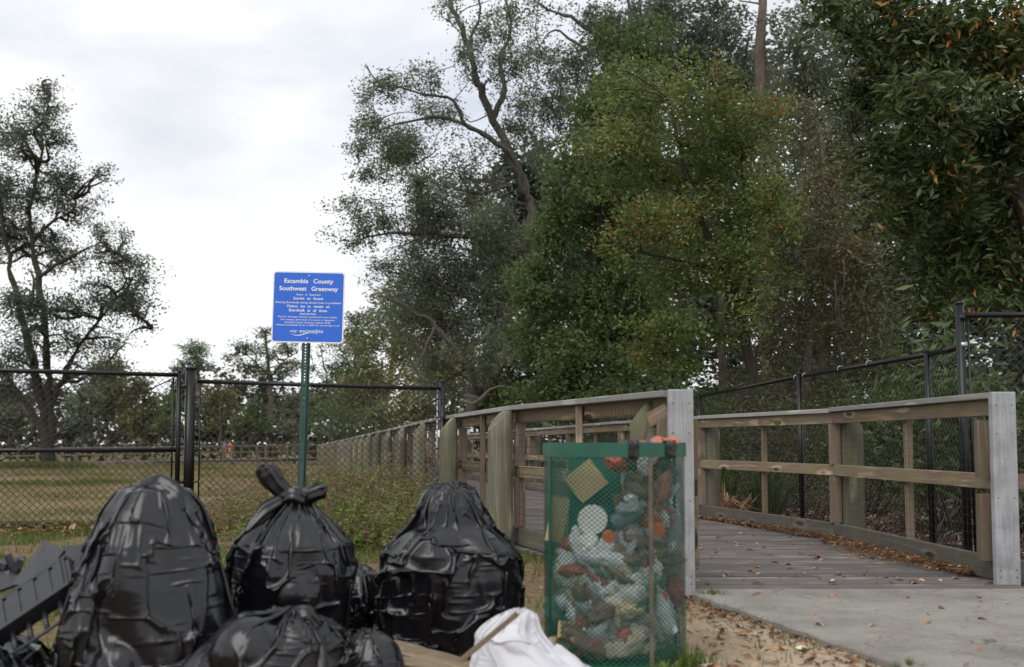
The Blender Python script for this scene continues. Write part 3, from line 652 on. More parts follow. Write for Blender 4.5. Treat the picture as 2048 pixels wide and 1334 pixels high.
TRI = [0]
def tree(name, label, cat, Yd, limbs, clumps, leaf, bk, L_=2.0, size=0.07, aspect=0.45, depth=1.0, spread=0.09, tw=1.0, twr=0.004, seed=1, group=None,
         trunk_mat=None, base=None, sprays=60, tone_n=0.35, droop=0.1, extra_up=0.35, branch_r=0.02, fill=0.45, jit=0.0, obj=True, kind=None):
    rng = np.random.RandomState(seed)
    nodes = []; tm = MB()
    if isinstance(limbs, list):
        for pts, r0, r1 in limbs:
            W_ = [np.array(P(p[0], p[1], Yd + (p[2] if len(p) > 2 else 0))) for p in pts]
            # smooth subdivide
            q = []
            for i in range(len(W_) - 1):
                p0 = W_[max(i - 1, 0)]; p1 = W_[i]; p2 = W_[i + 1]; p3 = W_[min(i + 2, len(W_) - 1)]
                for s in np.linspace(0, 1, 5)[:-1]:
                    q.append(0.5 * ((2 * p1) + (-p0 + p2) * s + (2 * p0 - 5 * p1 + 4 * p2 - p3) * s * s + (-p0 + 3 * p1 - 3 * p2 + p3) * s ** 3))
            q.append(W_[-1]); q = np.array(q); q[1:-1] += rng.randn(len(q) - 2, 3) * r0 * 0.22
            rr = np.linspace(r0, r1, len(q)) * (1 + 0.12 * rng.randn(len(q)))
            tm.tube([Vector(x) for x in q], list(rr), 10 if r0 > 0.08 else 6); nodes += list(q)
    nodes = np.array(nodes)
    LV = []; TA = []; TB = []; TRr = []; cl_id = []; LD = []
    leafA = 0.5 * size * size * aspect
    for ci, c in enumerate(clumps):
        px, py, rx, ry = c[:4]; ll = L_ * (c[4] if len(c) > 4 else 1.0); dY = c[5] if len(c) > 5 else rng.uniform(-depth, depth)
        Yc = Yd + dY; cc = np.array(P(px, py, Yc)); s = Yc / F; rX, rZ = rx * s, ry * s; rY = max(rX, rZ) * 0.9 + 0.1
        nl = int(ll * PI * rX * rZ / leafA); 
        if nl < 4: continue
        nb = max(2, int(3 + rX * 1.6))
        ends = []
        for b_ in range(nb):
            e_ = cc + rng.randn(3) * np.array([rX, rY, rZ]) * 0.38
            dd = np.linalg.norm(nodes - e_, axis=1) + np.maximum(0, nodes[:, 2] - e_[2]) * 1.2
            k = np.argmin(dd); st = nodes[k]; cv_ = limb_curve(st, e_, 7, 0.10, rng, 0.05)
            ln = np.linalg.norm(e_ - st)
            rb_ = min(branch_r * (0.6 + ln * 0.25), 0.09) * (1 if Yd < 40 else 1.5)
            tm.tube([Vector(x) for x in cv_], list(np.linspace(rb_, rb_ * 0.35, 7)), 5, cap=False); ends.append(cv_[2:])
        ends = np.concatenate(ends); nodes = np.concatenate([nodes, ends[::3]])
        nt_ = max(6, int(nl / sprays))
        dirn = rng.randn(nt_, 3); dirn /= np.linalg.norm(dirn, axis=1, keepdims=True); rad = rng.rand(nt_, 1) ** 0.42
        tips = cc + dirn * rad * np.array([rX, rY, rZ]) * (1 + 0.12 * rng.randn(nt_, 1))
        idx = np.argmin(((tips[:, None, :] - ends[None]) ** 2).sum(-1), 1); st = ends[idx]
        mid = (st + tips) / 2 + rng.randn(nt_, 3) * 0.08 * np.linalg.norm(tips - st, axis=1, keepdims=True); mid[:, 2] += 0.03
        TA += [st, mid]; TB += [mid, tips]; TRr += [np.full(nt_, twr * 1.6), np.full(nt_, twr)]
        k = rng.randint(0, nt_, nl); f = rng.rand(nl, 1) ** 0.6
        pos = np.where(f < 0.5, st[k] + (mid[k] - st[k]) * f * 2, mid[k] + (tips[k] - mid[k]) * (f - 0.5) * 2)
        keep = (f[:, 0] > 0.2)
        pos = pos + rng.randn(nl, 3) * spread * (0.5 + 1.0 * f)
        fl = rng.rand(nl) < fill; nf_ = int(fl.sum()); sub_ = rng.randn(10, 3) * .5; du = rng.randn(nf_, 3); du /= np.linalg.norm(du, axis=1, keepdims=True); pos[fl] = cc + (sub_[rng.randint(0, 10, nf_)] + du * rng.rand(nf_, 1) ** .5 * .55) * np.array([rX, rY, rZ]); LV.append(pos[keep]); cl_id.append((np.full(nl, rng.randn() * 0.12) + (rng.randn(nt_) * 0.10)[k])[keep])
        dv = (tips - st)[k]; dv /= np.linalg.norm(dv, axis=1, keepdims=True) + 1e-6; LD.append(dv[keep])
    LV = np.concatenate(LV); cl = np.concatenate(cl_id); LD = np.concatenate(LD)
    V, Fc = leaf_quads(LV, size, aspect, rng, updown=0.7, droop=droop, dirs=LD)
    tone = np.clip(rng.rand(len(LV)) ** 1.0 * (1 - tone_n) + tone_n * 0.5 + cl, 0, 1)
    TRI[0] += len(Fc) * 2
    if base is None: base = nodes[0]
    base = np.array([base[0], base[1], gz(base[0], base[1])])
    T = thing(name, label, cat, tuple(base), group)
    bo = Vector(base)
    o = link('crown', mesh_np('crown', V - base, Fc, tone), leaf, T)
    me = tm.mesh('trunk', True); me.transform(Matrix.Translation(-bo)); link('trunk', me, bk, T)
    if tw > 0:
        A = np.concatenate(TA) - base; B = np.concatenate(TB) - base; r = np.concatenate(TRr)
        if tw < 1: kk = rng.rand(len(A)) < tw; A, B, r = A[kk], B[kk], r[kk]
        V2, F2 = prisms(A, B, r, r * 0.6); TRI[0] += len(F2) * 2
        o = link('twigs', mesh_np('twigs', V2, F2), bk, T); tag(o, kind='stuff')
    return T, LV, LD
BODY = True
# ------------------------------------------------------------------ trees
# big leaning live oak beyond the railing
tree('live_oak', 'tall grey-green oak with bare twisting limbs rising against the sky behind the timber railing', 'tree', 26,
    [([(945, 850), (948, 800, 0), (960, 760, 0), (985, 700, .3), (1010, 620, .5), (1040, 520, .6), (1060, 430, .6), (1050, 370, .5), (1015, 300, .4), (985, 240, .2), (962, 180, 0), (945, 120, 0), (925, 60, 0), (900, 0, 0), (880, -40, 0)], 0.22, 0.04),
     ([(948, 800), (938, 740, -.3), (905, 695, -.5), (870, 650, -.6), (820, 620, -.8), (760, 590, -1)], 0.12, 0.025),
     ([(960, 810), (985, 760, -.6), (1005, 730, -1), (1012, 690, -1.2), (1000, 640, -1.4)], 0.17, 0.05),
     ([(1045, 390, .5), (1030, 320, .2), (980, 275, 0), (930, 250, -.3), (885, 235, -.4), (830, 240, -.6), (760, 260, -.8)], 0.085, 0.02),
     ([(985, 240, .2), (1010, 180, .5), (1000, 120, .7), (1020, 60, .8), (1010, 0, .9)], 0.09, 0.03),
     ([(930, 250, -.3), (905, 200, -.5), (850, 190, -.6), (790, 170, -.7)], 0.06, 0.02),
     ([(962, 180, 0), (940, 90, .2), (960, 30, .3), (950, -30, .4)], 0.06, 0.02),
     ([(1040, 520, .6), (960, 480, .2), (880, 470, 0), (800, 465, -.3), (720, 480, -.4)], 0.09, 0.02),
     ([(1010, 620, .5), (930, 590, .2), (860, 560, 0), (780, 545, -.3)], 0.09, 0.02),
     ([(1025, 370, .5), (960, 385, .3), (900, 375, .1), (850, 360, 0)], 0.06, 0.02),
     ([(870, 650, -.6), (850, 700, -.8), (830, 740, -1)], 0.06, 0.02)],
    [(770, 175, 55, 30, .8), (735, 200, 30, 25, .6), (850, 160, 55, 35, .8), (740, 250, 45, 35), (800, 300, 65, 45), (718, 292, 35, 18), (875, 225, 50, 35), (930, 125, 35, 45, .7), (980, 70, 60, 50, .8),
     (905, 25, 40, 30, .6), (1010, 130, 50, 60, .8), (1040, 250, 50, 70), (955, 330, 60, 55, .7), (860, 370, 80, 50), (742, 350, 40, 22), (750, 440, 75, 38), (700, 400, 24, 18, .8), (870, 450, 90, 60, 1.3), (980, 450, 80, 70, 1.2),
     (715, 485, 32, 20), (800, 530, 80, 50, 1.2), (900, 550, 90, 60, 1.4), (1000, 580, 70, 80, 1.4), (820, 620, 80, 50), (900, 650, 90, 60, 1.2), (980, 700, 60, 60), (860, 720, 60, 50), (1065, 120, 40, 60, .7), (1050, 20, 60, 40, .7), (890, 780, 60, 30, .8), (790, 300, 90, 60, .7, 1.2), (910, 420, 110, 90, .8, 1.4), (900, 600, 120, 80, 1, 1.5)],
    M['lf_oak'], M['bark'], L_=2.6, size=0.085, depth=1.0, seed=3, branch_r=0.02)
# oak behind, over the sky at the top
tree('background_oak', 'grey oak with bare branches at the top of the photo behind the dark evergreen', 'tree', 34,
    [([(1215, 860), (1230, 600), (1245, 300), (1240, 150), (1225, 90), (1180, 60), (1130, 35), (1075, 5)], 0.22, 0.03), ([(1240, 150), (1200, 110), (1150, 85), (1110, 60), (1080, 90)], 0.07, 0.02), ([(1240, 150), (1260, 60), (1250, -20)], 0.12, 0.05),
     ([(1245, 300), (1180, 240), (1120, 200)], 0.08, 0.02)],
    [(1130, 130, 55, 50, .9), (1100, 210, 50, 55, .9), (1060, 190, 30, 40, .5), (1185, 40, 60, 40, .7), (1240, 60, 70, 60), (1150, 250, 60, 60), (1110, 20, 50, 20, .35), (1180, 150, 70, 60, 1.2), (1300, 40, 80, 50), (1080, 300, 40, 60, .7)],
    M['lf_oak_far'], M['bark'], L_=2.2, size=0.12, depth=1.2, seed=8, branch_r=0.03)
# dense dark green tree
tree('evergreen_tree', 'dense dark green broadleaf tree, tallest solid green crown right of the grey oak', 'tree', 20,
    [([(1180, 850), (1175, 700), (1190, 500), (1210, 300), (1230, 120), (1240, 30)], 0.17, 0.04), ([(1178, 780), (1120, 700), (1070, 620)], 0.07, 0.02), ([(1185, 760), (1240, 740), (1290, 765), (1330, 740)], 0.08, 0.03)],
    [(1225, 110, 38, 60), (1200, 60, 25, 40, .6), (1260, 180, 70, 70), (1190, 215, 50, 60), (1250, 260, 90, 90), (1165, 330, 60, 60), (1225, 350, 80, 70), (1120, 420, 60, 60), (1200, 450, 100, 90), (1095, 500, 55, 50), (1055, 600, 45, 50), (1150, 600, 110, 90), (1060, 690, 45, 50),
     (1150, 720, 100, 70), (1250, 700, 90, 80), (1100, 775, 75, 32), (1280, 560, 90, 100), (1270, 400, 80, 90), (1060, 560, 50, 40), (1220, 790, 90, 30), (1300, 90, 60, 60)],
    M['lf_dark'], M['bark_d'], L_=4.6, size=0.10, aspect=0.45, depth=1.1, seed=5, spread=0.10, droop=0.45, sprays=90)
# yellow green tree in front
tree('yellow_green_tree', 'yellow-green small-leaved tree with a few orange leaves, just behind the right railing', 'tree', 14,
    [([(1515, 900), (1505, 780), (1490, 660), (1445, 540), (1400, 430), (1360, 300), (1340, 200)], 0.075, 0.015), ([(1490, 660), (1500, 520), (1490, 380), (1470, 250)], 0.045, 0.012), ([(1445, 540), (1350, 520), (1270, 500)], 0.03, 0.01), ([(1490, 680), (1400, 660), (1320, 670)], 0.03, 0.01)],
    [(1290, 195, 90, 50), (1210, 170, 40, 25, .5), (1400, 190, 110, 60), (1250, 290, 80, 55), (1350, 320, 130, 80), (1215, 380, 45, 30), (1470, 300, 90, 90), (1300, 440, 110, 60), (1430, 440, 130, 80), (1225, 520, 40, 30, .7), (1350, 560, 100, 55),
     (1480, 560, 100, 80), (1330, 655, 75, 40, 1.2), (1290, 700, 45, 24, 1.2), (1440, 670, 90, 50, .5), (1545, 420, 70, 90), (1350, 735, 80, 30, .8), (1180, 300, 30, 25, .5), (1540, 230, 60, 60, .6)],
    M['lf_yel'], M['bark_d'], L_=3.0, size=0.068, aspect=0.42, depth=0.8, seed=21, spread=0.06, tone_n=0.2, branch_r=0.012, twr=0.0025, droop=-0.25, sprays=40)
# tall pine
tree('pine_tree', 'tall straight pine trunk rising out of the top of the photo above the right railing', 'tree', 27,
    [([(1532, 870), (1530, 700), (1528, 500), (1527, 300), (1524, 100), (1522, -60)], 0.17, 0.12), ([(1524, 10), (1500, 4), (1478, 2)], 0.03, 0.015), ([(1524, 150), (1560, 120), (1600, 60)], 0.03, 0.01)],
    [(1590, 40, 60, 40, .6), (1470, 30, 50, 30, .4)], M['lf_oak_far'], M['bark_p'], L_=1.2, size=0.10, depth=.6, seed=6)
for i, (lab, cl, lm, sd) in enumerate([
    ('grey-leaved oak filling the top between the evergreen and the tall pine trunk', [(1340, 30, 80, 60), (1430, 70, 90, 70), (1480, 170, 90, 60), (1390, 140, 90, 60), (1440, 0, 80, 40), (1330, 120, 60, 50), (1500, 260, 60, 70), (1420, 260, 90, 60)], [([(1450, 870), (1440, 500), (1425, 250), (1400, 60)], 0.16, 0.04), ([(1430, 300), (1480, 180), (1500, 60)], 0.07, 0.02), ([(1425, 200), (1370, 110), (1330, 60)], 0.07, 0.02)], 41),
    ('grey-green oak right of the tall pine trunk at the top', [(1600, 60, 80, 60), (1640, 160, 80, 70), (1580, 180, 60, 60, .7), (1700, 60, 80, 60), (1640, 280, 90, 70), (1580, 330, 70, 80), (1720, 240, 70, 80), (1780, 120, 80, 80)], [([(1640, 870), (1640, 500), (1620, 250), (1600, 60)], 0.15, 0.04), ([(1630, 350), (1690, 200), (1720, 80)], 0.07, 0.02)], 42)]):
    tree('woodland_oak', lab, 'tree', 31 - 4 * i, lm, cl, M['lf_oak_far'] if i == 0 else M['lf_oak'], M['bark_d'], L_=2.6, size=0.13, depth=1.4, seed=sd, group=None)
# tangled brown tree
tree('tangled_tree', 'thin-leaved brownish tree full of bare tangled twigs between the yellow-green tree and the near one', 'tree', 16,
    [([(1600, 900), (1610, 760), (1640, 600), (1650, 420), (1640, 250)], 0.09, 0.02), ([(1620, 700), (1690, 580), (1720, 450)], 0.04, 0.012), ([(1640, 600), (1570, 480), (1560, 350)], 0.04, 0.012), ([(1700, 900), (1690, 760), (1660, 640)], 0.05, 0.012), ([(1560, 900), (1545, 760), (1530, 620)], 0.05, 0.015)],
    [(1600, 250, 80, 80, .7), (1680, 350, 90, 90, .9), (1610, 430, 90, 90, .7), (1700, 520, 90, 90), (1600, 590, 90, 80, .6), (1680, 670, 90, 60, .6), (1560, 690, 80, 60, .4), (1740, 620, 70, 80, .9), (1560, 520, 60, 80, .8), (1620, 770, 90, 50, .8), (1760, 740, 80, 60, 1), (1500, 770, 70, 50, .8), (1720, 620, 90, 110, 1.1, 1.5), (1660, 480, 100, 110, 1, 1.5), (1780, 560, 70, 90, 1, 1.0), (1560, 640, 80, 90, .9, 1.5)],
    M['lf_tan'], M['twig'], L_=2.1, size=0.08, depth=1.0, seed=33, sprays=14, twr=0.003, branch_r=0.012)
# near right tree, big leaves with orange ones picked out singly
T7, LV7, LD7 = tree('magnolia_like_tree', 'nearest dark tree at the right edge, broad glossy leaves with single orange ones', 'tree', 10.0,
    [([(2130, 980), (2110, 760, .3), (2060, 500, .3), (2010, 250, .2), (1960, 60, 0), (1930, -60)], 0.10, 0.03), ([(2085, 620, .6), (1960, 480, .7), (1850, 380, .6), (1780, 340, .5)], 0.022, 0.008), ([(2030, 350, .6), (1900, 220, .6), (1780, 120, .5)], 0.022, 0.008), ([(2090, 700), (1990, 660, -.4), (1900, 630, -.5)], 0.03, 0.01)],
    [(1750, 55, 100, 80), (1670, 20, 60, 50, .7), (1900, 80, 130, 90), (2030, 100, 110, 100), (1725, 190, 70, 65, .8), (1850, 220, 120, 90), (1990, 260, 120, 100), (1765, 320, 80, 60, .9), (1880, 370, 120, 80), (2020, 420, 110, 100), (1790, 440, 70, 50, .8), (1900, 510, 110, 65),
     (2020, 560, 100, 80), (1960, 630, 80, 40), (1875, 610, 60, 35), (2080, 620, 80, 60), (1850, 150, 160, 120, 1, 1.6), (1980, 350, 160, 120, 1, 1.8), (1900, 520, 140, 90, 1, 2.0), (2080, 250, 90, 120, 1, 0)],
    M['lf_near'], M['bark_d'], L_=5.0, size=0.105, aspect=0.36, depth=0.9, seed=12, spread=0.07, fill=.35, tone_n=0.3, branch_r=0.012, twr=0.0028, sprays=26, droop=-0.15)
# orange leaves of that tree, one object each
om, t, b = newmat('orange_leaf'); oi = t.nodes.new('ShaderNodeObjectInfo'); r = ramp(t, [(0, (0.42, 0.12, 0.02)), (0.5, (0.5, 0.2, 0.03)), (1, (0.45, 0.27, 0.05))]); t.links.new(oi.outputs['Random'], r.inputs[0]); t.links.new(r.outputs[0], b.inputs['Base Color']); b.inputs['Roughness'].default_value = 0.5
def one_leaf(name, l, w, curl=0.1):
    n = 5; vs = []; fs = []
    for i in range(n + 1):
        s = i / n; ww = w * 0.5 * math.sin(PI * (0.08 + 0.92 * s) ** 0.85) if i < n else 0.0004; x = (s - .5) * l; z = -curl * l * (s - .3) ** 2
        vs += [(x, -ww, z + ww * .35), (x, 0, z), (x, ww, z + ww * .35)]
    for i in range(n):
        for q in (0, 1): fs.append((i * 3 + q, (i + 1) * 3 + q, (i + 1) * 3 + q + 1, i * 3 + q + 1))
    m = bpy.data.meshes.new(name); m.from_pydata(vs, [], fs); m.update()
    for p in m.polygons: p.use_smooth = True
    return m
LM = one_leaf('leaf', 0.115, 0.042, 0.5)
rg = random.Random(5); front = [i for i in range(0, len(LV7), 7) if LV7[i][1] < 9.9 and LV7[i][0] < 5.6]; rg.shuffle(front)
tb7 = Vector(T7.location)
anch = [LV7[i] for i in front[:22]]; front = sorted(front, key=lambda i: min(float(((LV7[i] - a_) ** 2).sum()) for a_ in anch) + rg.random() * .12)
for i in front[:110]:
    link('leaf', LM, om, T7, Vector(LV7[i]) + Vector((0, -0.04, 0)) - tb7, (rg.uniform(-1.5, 1.5), rg.uniform(0.1, 1.4), rg.uniform(0, 6.3))).scale = [rg.uniform(.55, 1.05)] * 3

# trees right of the sign, olive and yellowish
for i, (lab, Yd, lm, cl, mt, L0) in enumerate([
    ('olive-yellow tree beside the right edge of the blue sign, with bare lower limbs', 52, [([(770, 885), (770, 800), (785, 720), (780, 640), (760, 600)], .18, .04), ([(785, 720), (830, 660), (860, 620)], .08, .03)],
     [(725, 700, 30, 30, .9), (770, 650, 50, 45), (820, 690, 60, 60), (850, 620, 60, 50), (780, 590, 45, 40, .7), (740, 770, 55, 50), (810, 780, 60, 50), (870, 740, 60, 60), (700, 790, 45, 50)], M['lf_olive'], 1.6),
    ('pale green tree directly behind the lower right corner of the blue sign', 70, [([(705, 885), (708, 780), (712, 700), (715, 640)], .2, .05)],
     [(716, 645, 35, 25), (700, 690, 40, 30), (735, 690, 40, 35), (690, 740, 45, 35), (740, 750, 45, 40), (700, 800, 50, 45)], M['lf_pine'], 1.5),
    ('darker olive tree standing behind the leaning oak trunk', 44, [([(900, 880), (905, 780), (900, 700)], .16, .05)],
     [(880, 770, 60, 50), (930, 740, 60, 60), (900, 690, 60, 50), (840, 820, 60, 40), (960, 790, 60, 50), (780, 840, 60, 30), (1000, 780, 60, 50)], M['lf_olive'], 1.3)]):
    tree('olive_tree' if i != 1 else 'pale_tree', lab, 'tree', Yd, lm, cl, mt, M['bark'], L_=L0 * 1.9, size=0.20, aspect=0.5, depth=2.0, seed=50 + i, spread=0.2, twr=0.008, tw=0.6)
# bare tree left of those
tree('bare_tree', 'nearly leafless twiggy tree between the sign post and the pale green tree', 'tree', 72,
    [([(660, 890), (662, 820), (655, 760), (645, 720), (640, 690)], .12, .03), ([(662, 820), (680, 760), (690, 710)], .07, .02), ([(655, 770), (630, 740), (622, 700)], .05, .02)],
    [(640, 710, 28, 30, .9), (675, 720, 28, 35, .9), (655, 760, 35, 35, .9), (620, 740, 20, 25, .7)], M['lf_oak'], M['bark'], L_=0.25, size=0.16, depth=1.0, seed=60, sprays=5, twr=0.014, spread=.15, branch_r=.04)
# big oak on the left
tree('meadow_oak', 'big dark spreading oak at the left edge with several stout trunks, standing in the meadow', 'tree', 54,
    [([(96, 925), (92, 860), (82, 790), (70, 730), (48, 650), (25, 560), (8, 470), (0, 380)], 0.34, 0.07), ([(100, 925), (102, 850), (97, 780), (95, 700), (80, 600), (66, 500), (62, 420), (80, 320), (92, 230), (100, 190)], 0.27, 0.04),
     ([(98, 820), (125, 760), (160, 690), (200, 640), (240, 600)], 0.16, 0.04), ([(90, 870), (60, 820), (20, 760), (-20, 690)], 0.2, 0.06), ([(66, 480), (110, 440), (150, 420)], .1, .03), ([(70, 560), (130, 520), (200, 490), (250, 520)], .1, .03)],
    [(92, 185, 35, 25, .8), (90, 225, 45, 35), (60, 270, 55, 45), (20, 290, 50, 55), (115, 280, 30, 30), (40, 380, 80, 60), (120, 350, 55, 50), (200, 345, 30, 16), (150, 420, 60, 40), (60, 480, 80, 60, .9), (130, 520, 60, 50, .8), (215, 470, 45, 30, .8), (235, 520, 55, 40), (278, 545, 30, 30, .7),
     (180, 600, 70, 50), (255, 610, 50, 40, .9), (292, 650, 24, 20, .6), (100, 620, 70, 50, .8), (30, 600, 60, 60), (40, 700, 70, 40), (150, 690, 60, 40, .8), (200, 740, 65, 35), (10, 760, 50, 60), (235, 680, 40, 25, .6), (-10, 460, 50, 80), (260, 590, 60, 60, .6)],
    M['lf_oak_far'], M['bark_d'], L_=2.3, size=0.16, aspect=0.5, depth=3.0, seed=77, spread=0.2, twr=0.009, branch_r=.06, tone_n=.2)
# pines over the far wood
tree('pine_tree', 'round-topped pine left of the sign above the distant wood', 'tree', 108, [([(398, 890), (397, 800), (395, 740), (392, 695)], .28, .1)],
    [(392, 700, 36, 18), (368, 728, 24, 12), (412, 735, 24, 14), (395, 715, 30, 20), (350, 738, 14, 6)], M['lf_pine'], M['bark_p'], L_=2.6, size=0.34, aspect=.3, depth=1.5, seed=81, spread=.25, twr=.015, tw=.4, branch_r=.08)
tree('pine_tree', 'spreading pine with pinkish trunk directly left of the sign post', 'tree', 100, [([(541, 905), (540, 800), (536, 720), (530, 665)], .30, .1), ([(538, 760), (570, 720), (595, 705)], .1, .04), ([(538, 750), (500, 715), (475, 700)], .1, .04)],
    [(530, 668, 36, 12), (492, 692, 38, 14), (575, 695, 32, 16), (540, 705, 45, 15, .7), (500, 735, 40, 18), (585, 735, 36, 18), (465, 715, 20, 10), (550, 745, 40, 15)], M['lf_pine'], M['bark_p'], L_=2.5, size=0.34, aspect=.3, depth=1.5, seed=82, spread=.25, twr=.015, tw=.4, branch_r=.08)
# distant wood behind the meadow: individual trees in front of one mass
def wood_tree(px, top, w, Yd, seed, mt, lab, bk='bark'):
    rg = random.Random(seed); cl = []
    for k in range(9):
        f = rg.random(); yy = top + (870 - top) * (0.12 + 0.8 * f); ww = w * (0.35 + 0.35 * math.sin(PI * min(1, 0.2 + f * .8)))
        cl.append((px + rg.uniform(-.5, .5) * w * (0.5 + f), yy, ww * .7, (870 - top) * 0.17))
    tree('woodland_tree', lab, 'tree', Yd, [([(px, 893), (px + rg.uniform(-4, 4), 820), (px + rg.uniform(-8, 8), top + 20)], .22, .06)], cl, mt, M[bk], L_=2.6, size=0.40, aspect=.5, depth=2, seed=seed, spread=.3, twr=.02, tw=.3, group='trees of the distant wood', branch_r=.08)
for a in [(215, 705, 60, 92, 101, M['lf_olive'], 'pale domed tree rising right of the big meadow oak'), (165, 770, 55, 88, 102, M['lf_oak'], 'low grey-green tree behind the right side of the big meadow oak'),
          (290, 745, 55, 95, 103, M['lf_olive'], 'olive tree in the distant wood behind the gate leaf'), (345, 780, 45, 90, 104, M['lf_dark'], 'dark green tree in the distant wood behind the thick gate post'),
          (440, 752, 50, 98, 105, M['lf_olive'], 'light olive tree in the distant wood between the two pines'), (500, 800, 45, 86, 106, M['lf_dark'], 'bushy dark green tree left of the pinkish pine trunk'),
          (590, 765, 50, 96, 107, M['lf_oak'], 'grey-green tree right of the pinkish pine trunk, behind the sign post'), (640, 795, 45, 88, 108, M['lf_dark'], 'dark bush-like tree right of the sign post at the end of the railing'),
          (20, 800, 60, 84, 109, M['lf_far'], 'brownish tree at the left edge of the distant wood'), (680, 830, 40, 84, 110, M['lf_oak'], 'low tree above the vanishing end of the left railing')]:
    wood_tree(*a)
# the wood behind them as one mass
def mass(name, label, boxes, mat, size, aspect, seed, kind='stuff', n_twig=0):
    rng = np.random.RandomState(seed); C_ = []; tn = []
    for (px, py, rx, ry, Yd, L0) in boxes:
        c = np.array(P(px, py, Yd)); s = Yd / F; rX, rZ = rx * s, ry * s
        n = int(L0 * PI * rX * rZ / (0.5 * size * size * aspect)); d = rng.randn(n, 3); d /= np.linalg.norm(d, axis=1, keepdims=True)
        sub = rng.randn(14, 3) * 0.45; k = rng.randint(0, 14, n)
        pos = c + (sub[k] * 1.1 + d * rng.rand(n, 1) ** .5 * 0.7) * np.array([rX, max(rX, rZ) * .6, rZ]); C_.append(pos); tn.append(np.clip(rng.rand(n) * .6 + .2 + rng.randn() * .12 + (rng.randn(14) * .1)[k], 0, 1))
    C_ = np.concatenate(C_); V, Fc = leaf_quads(C_, size, aspect, rng); TRI[0] += 2 * len(Fc)
    o = link(name, mesh_np(name, V, Fc, np.concatenate(tn)), mat); tag(o, label, kind=kind); return o
rg = random.Random(3); bx = []
for px in range(-60, 760, 28): bx.append((px + rg.uniform(-8, 8), rg.uniform(785, 845), 30, rg.uniform(26, 45), rg.uniform(104, 122), 5.5)); bx.append((px, 872, 26, 20, 100, 4.5)); bx.append((px, 900, 24, 15, 87.5, 3.5))
mass('distant_wood', None, bx, M['lf_far'], 0.55, .6, 5)
bx = []
for px in range(1020, 2120, 75):
    for py in range(120, 900, 85):
        if py < 330 and px < 1240: continue
        bx.append((px + rg.uniform(-30, 30), py + rg.uniform(-30, 30), 62, 60, rg.uniform(38, 50), 1.8 if py < 300 else 5.0))
mass('forest', None, bx, M['lf_oak_far'], 0.32, .6, 6)
bx = []
for px in range(1000, 2150, 50): bx.append((px, rg.uniform(800, 850), 46, 50, rg.uniform(19, 27), 2.6))
for px in range(700, 1020, 40): bx.append((px, rg.uniform(830, 850), 40, 30, rg.uniform(42, 50), 2.4))
mass('undergrowth', None, bx, M['lf_dark'], 0.16, .45, 7)
# ------------------------------------------------------------------ shrubs behind the right railing
def shrub(name, label, px, py_top, w, Yd, mat, size, aspect, n, seed, h0=0.0, droop=0.2, stems=7):
    rng = np.random.RandomState(seed); b0 = P(px, 900, Yd); b0.z = gz(b0.x, Yd); top = P(px, py_top, Yd).z - b0.z; wr = w * Yd / F
    T = thing(name, label, 'shrub', tuple(b0)); st = []; mb = MB()
    for k in range(stems):
        e_ = np.array([rng.randn() * wr * .5, rng.randn() * wr * .4, top * rng.uniform(.6, 1)]); c_ = limb_curve((rng.randn() * .03, rng.randn() * .03, -.05), e_, 7, .08, rng); mb.tube([Vector(x) for x in c_], list(np.linspace(.012, .003, 7)), 5); st.append(c_[2:])
    st = np.concatenate(st); k = rng.randint(0, len(st), n); pos = st[k] + rng.randn(n, 3) * np.array([wr * .22, wr * .2, top * .12]); pos[:, 2] = np.maximum(pos[:, 2], .03)
    V, Fc = leaf_quads(pos, size, aspect, rng, droop=droop); TRI[0] += 2 * n
    link('foliage', mesh_np('foliage', V, Fc, np.clip(rng.rand(n), 0, .93)), mat, T); link('stems', mb.mesh('stems', True), M['bark_d'], T); return T
shrub('broadleaf_shrub', 'large-leaved dark green shrub behind the last picket of the right railing', 1880, 800, 150, 9.5, M['lf_near'], 0.11, .42, 900, 1)
shrub('broadleaf_shrub', 'dark shrub at the far right edge beside the grey end board', 2040, 760, 160, 9.0, M['lf_near'], 0.10, .42, 1100, 2)
shrub('broadleaf_shrub', 'dark leafy shrub hanging over the low fence beside the tall black post', 1900, 640, 130, 8.8, M['lf_dark'], 0.15, .24, 1100, 3, droop=.6)
shrub('thicket_shrub', 'dense green thicket behind the middle of the right railing', 1740, 800, 150, 12, M['lf_dark'], 0.06, .4, 5000, 4)
shrub('thicket_shrub', 'brownish thicket behind the left part of the right railing', 1560, 770, 170, 13.5, M['lf_tan'], 0.06, .4, 6000, 5)
shrub('thicket_shrub', 'green thicket seen just right of the left grey end board', 1430, 780, 110, 15.5, M['lf_yel'], 0.055, .4, 5000, 6)
shrub('thicket_shrub', 'shadowy thicket behind the far end of the right railing', 1290, 800, 130, 19, M['lf_dark'], 0.08, .4, 5000, 7)
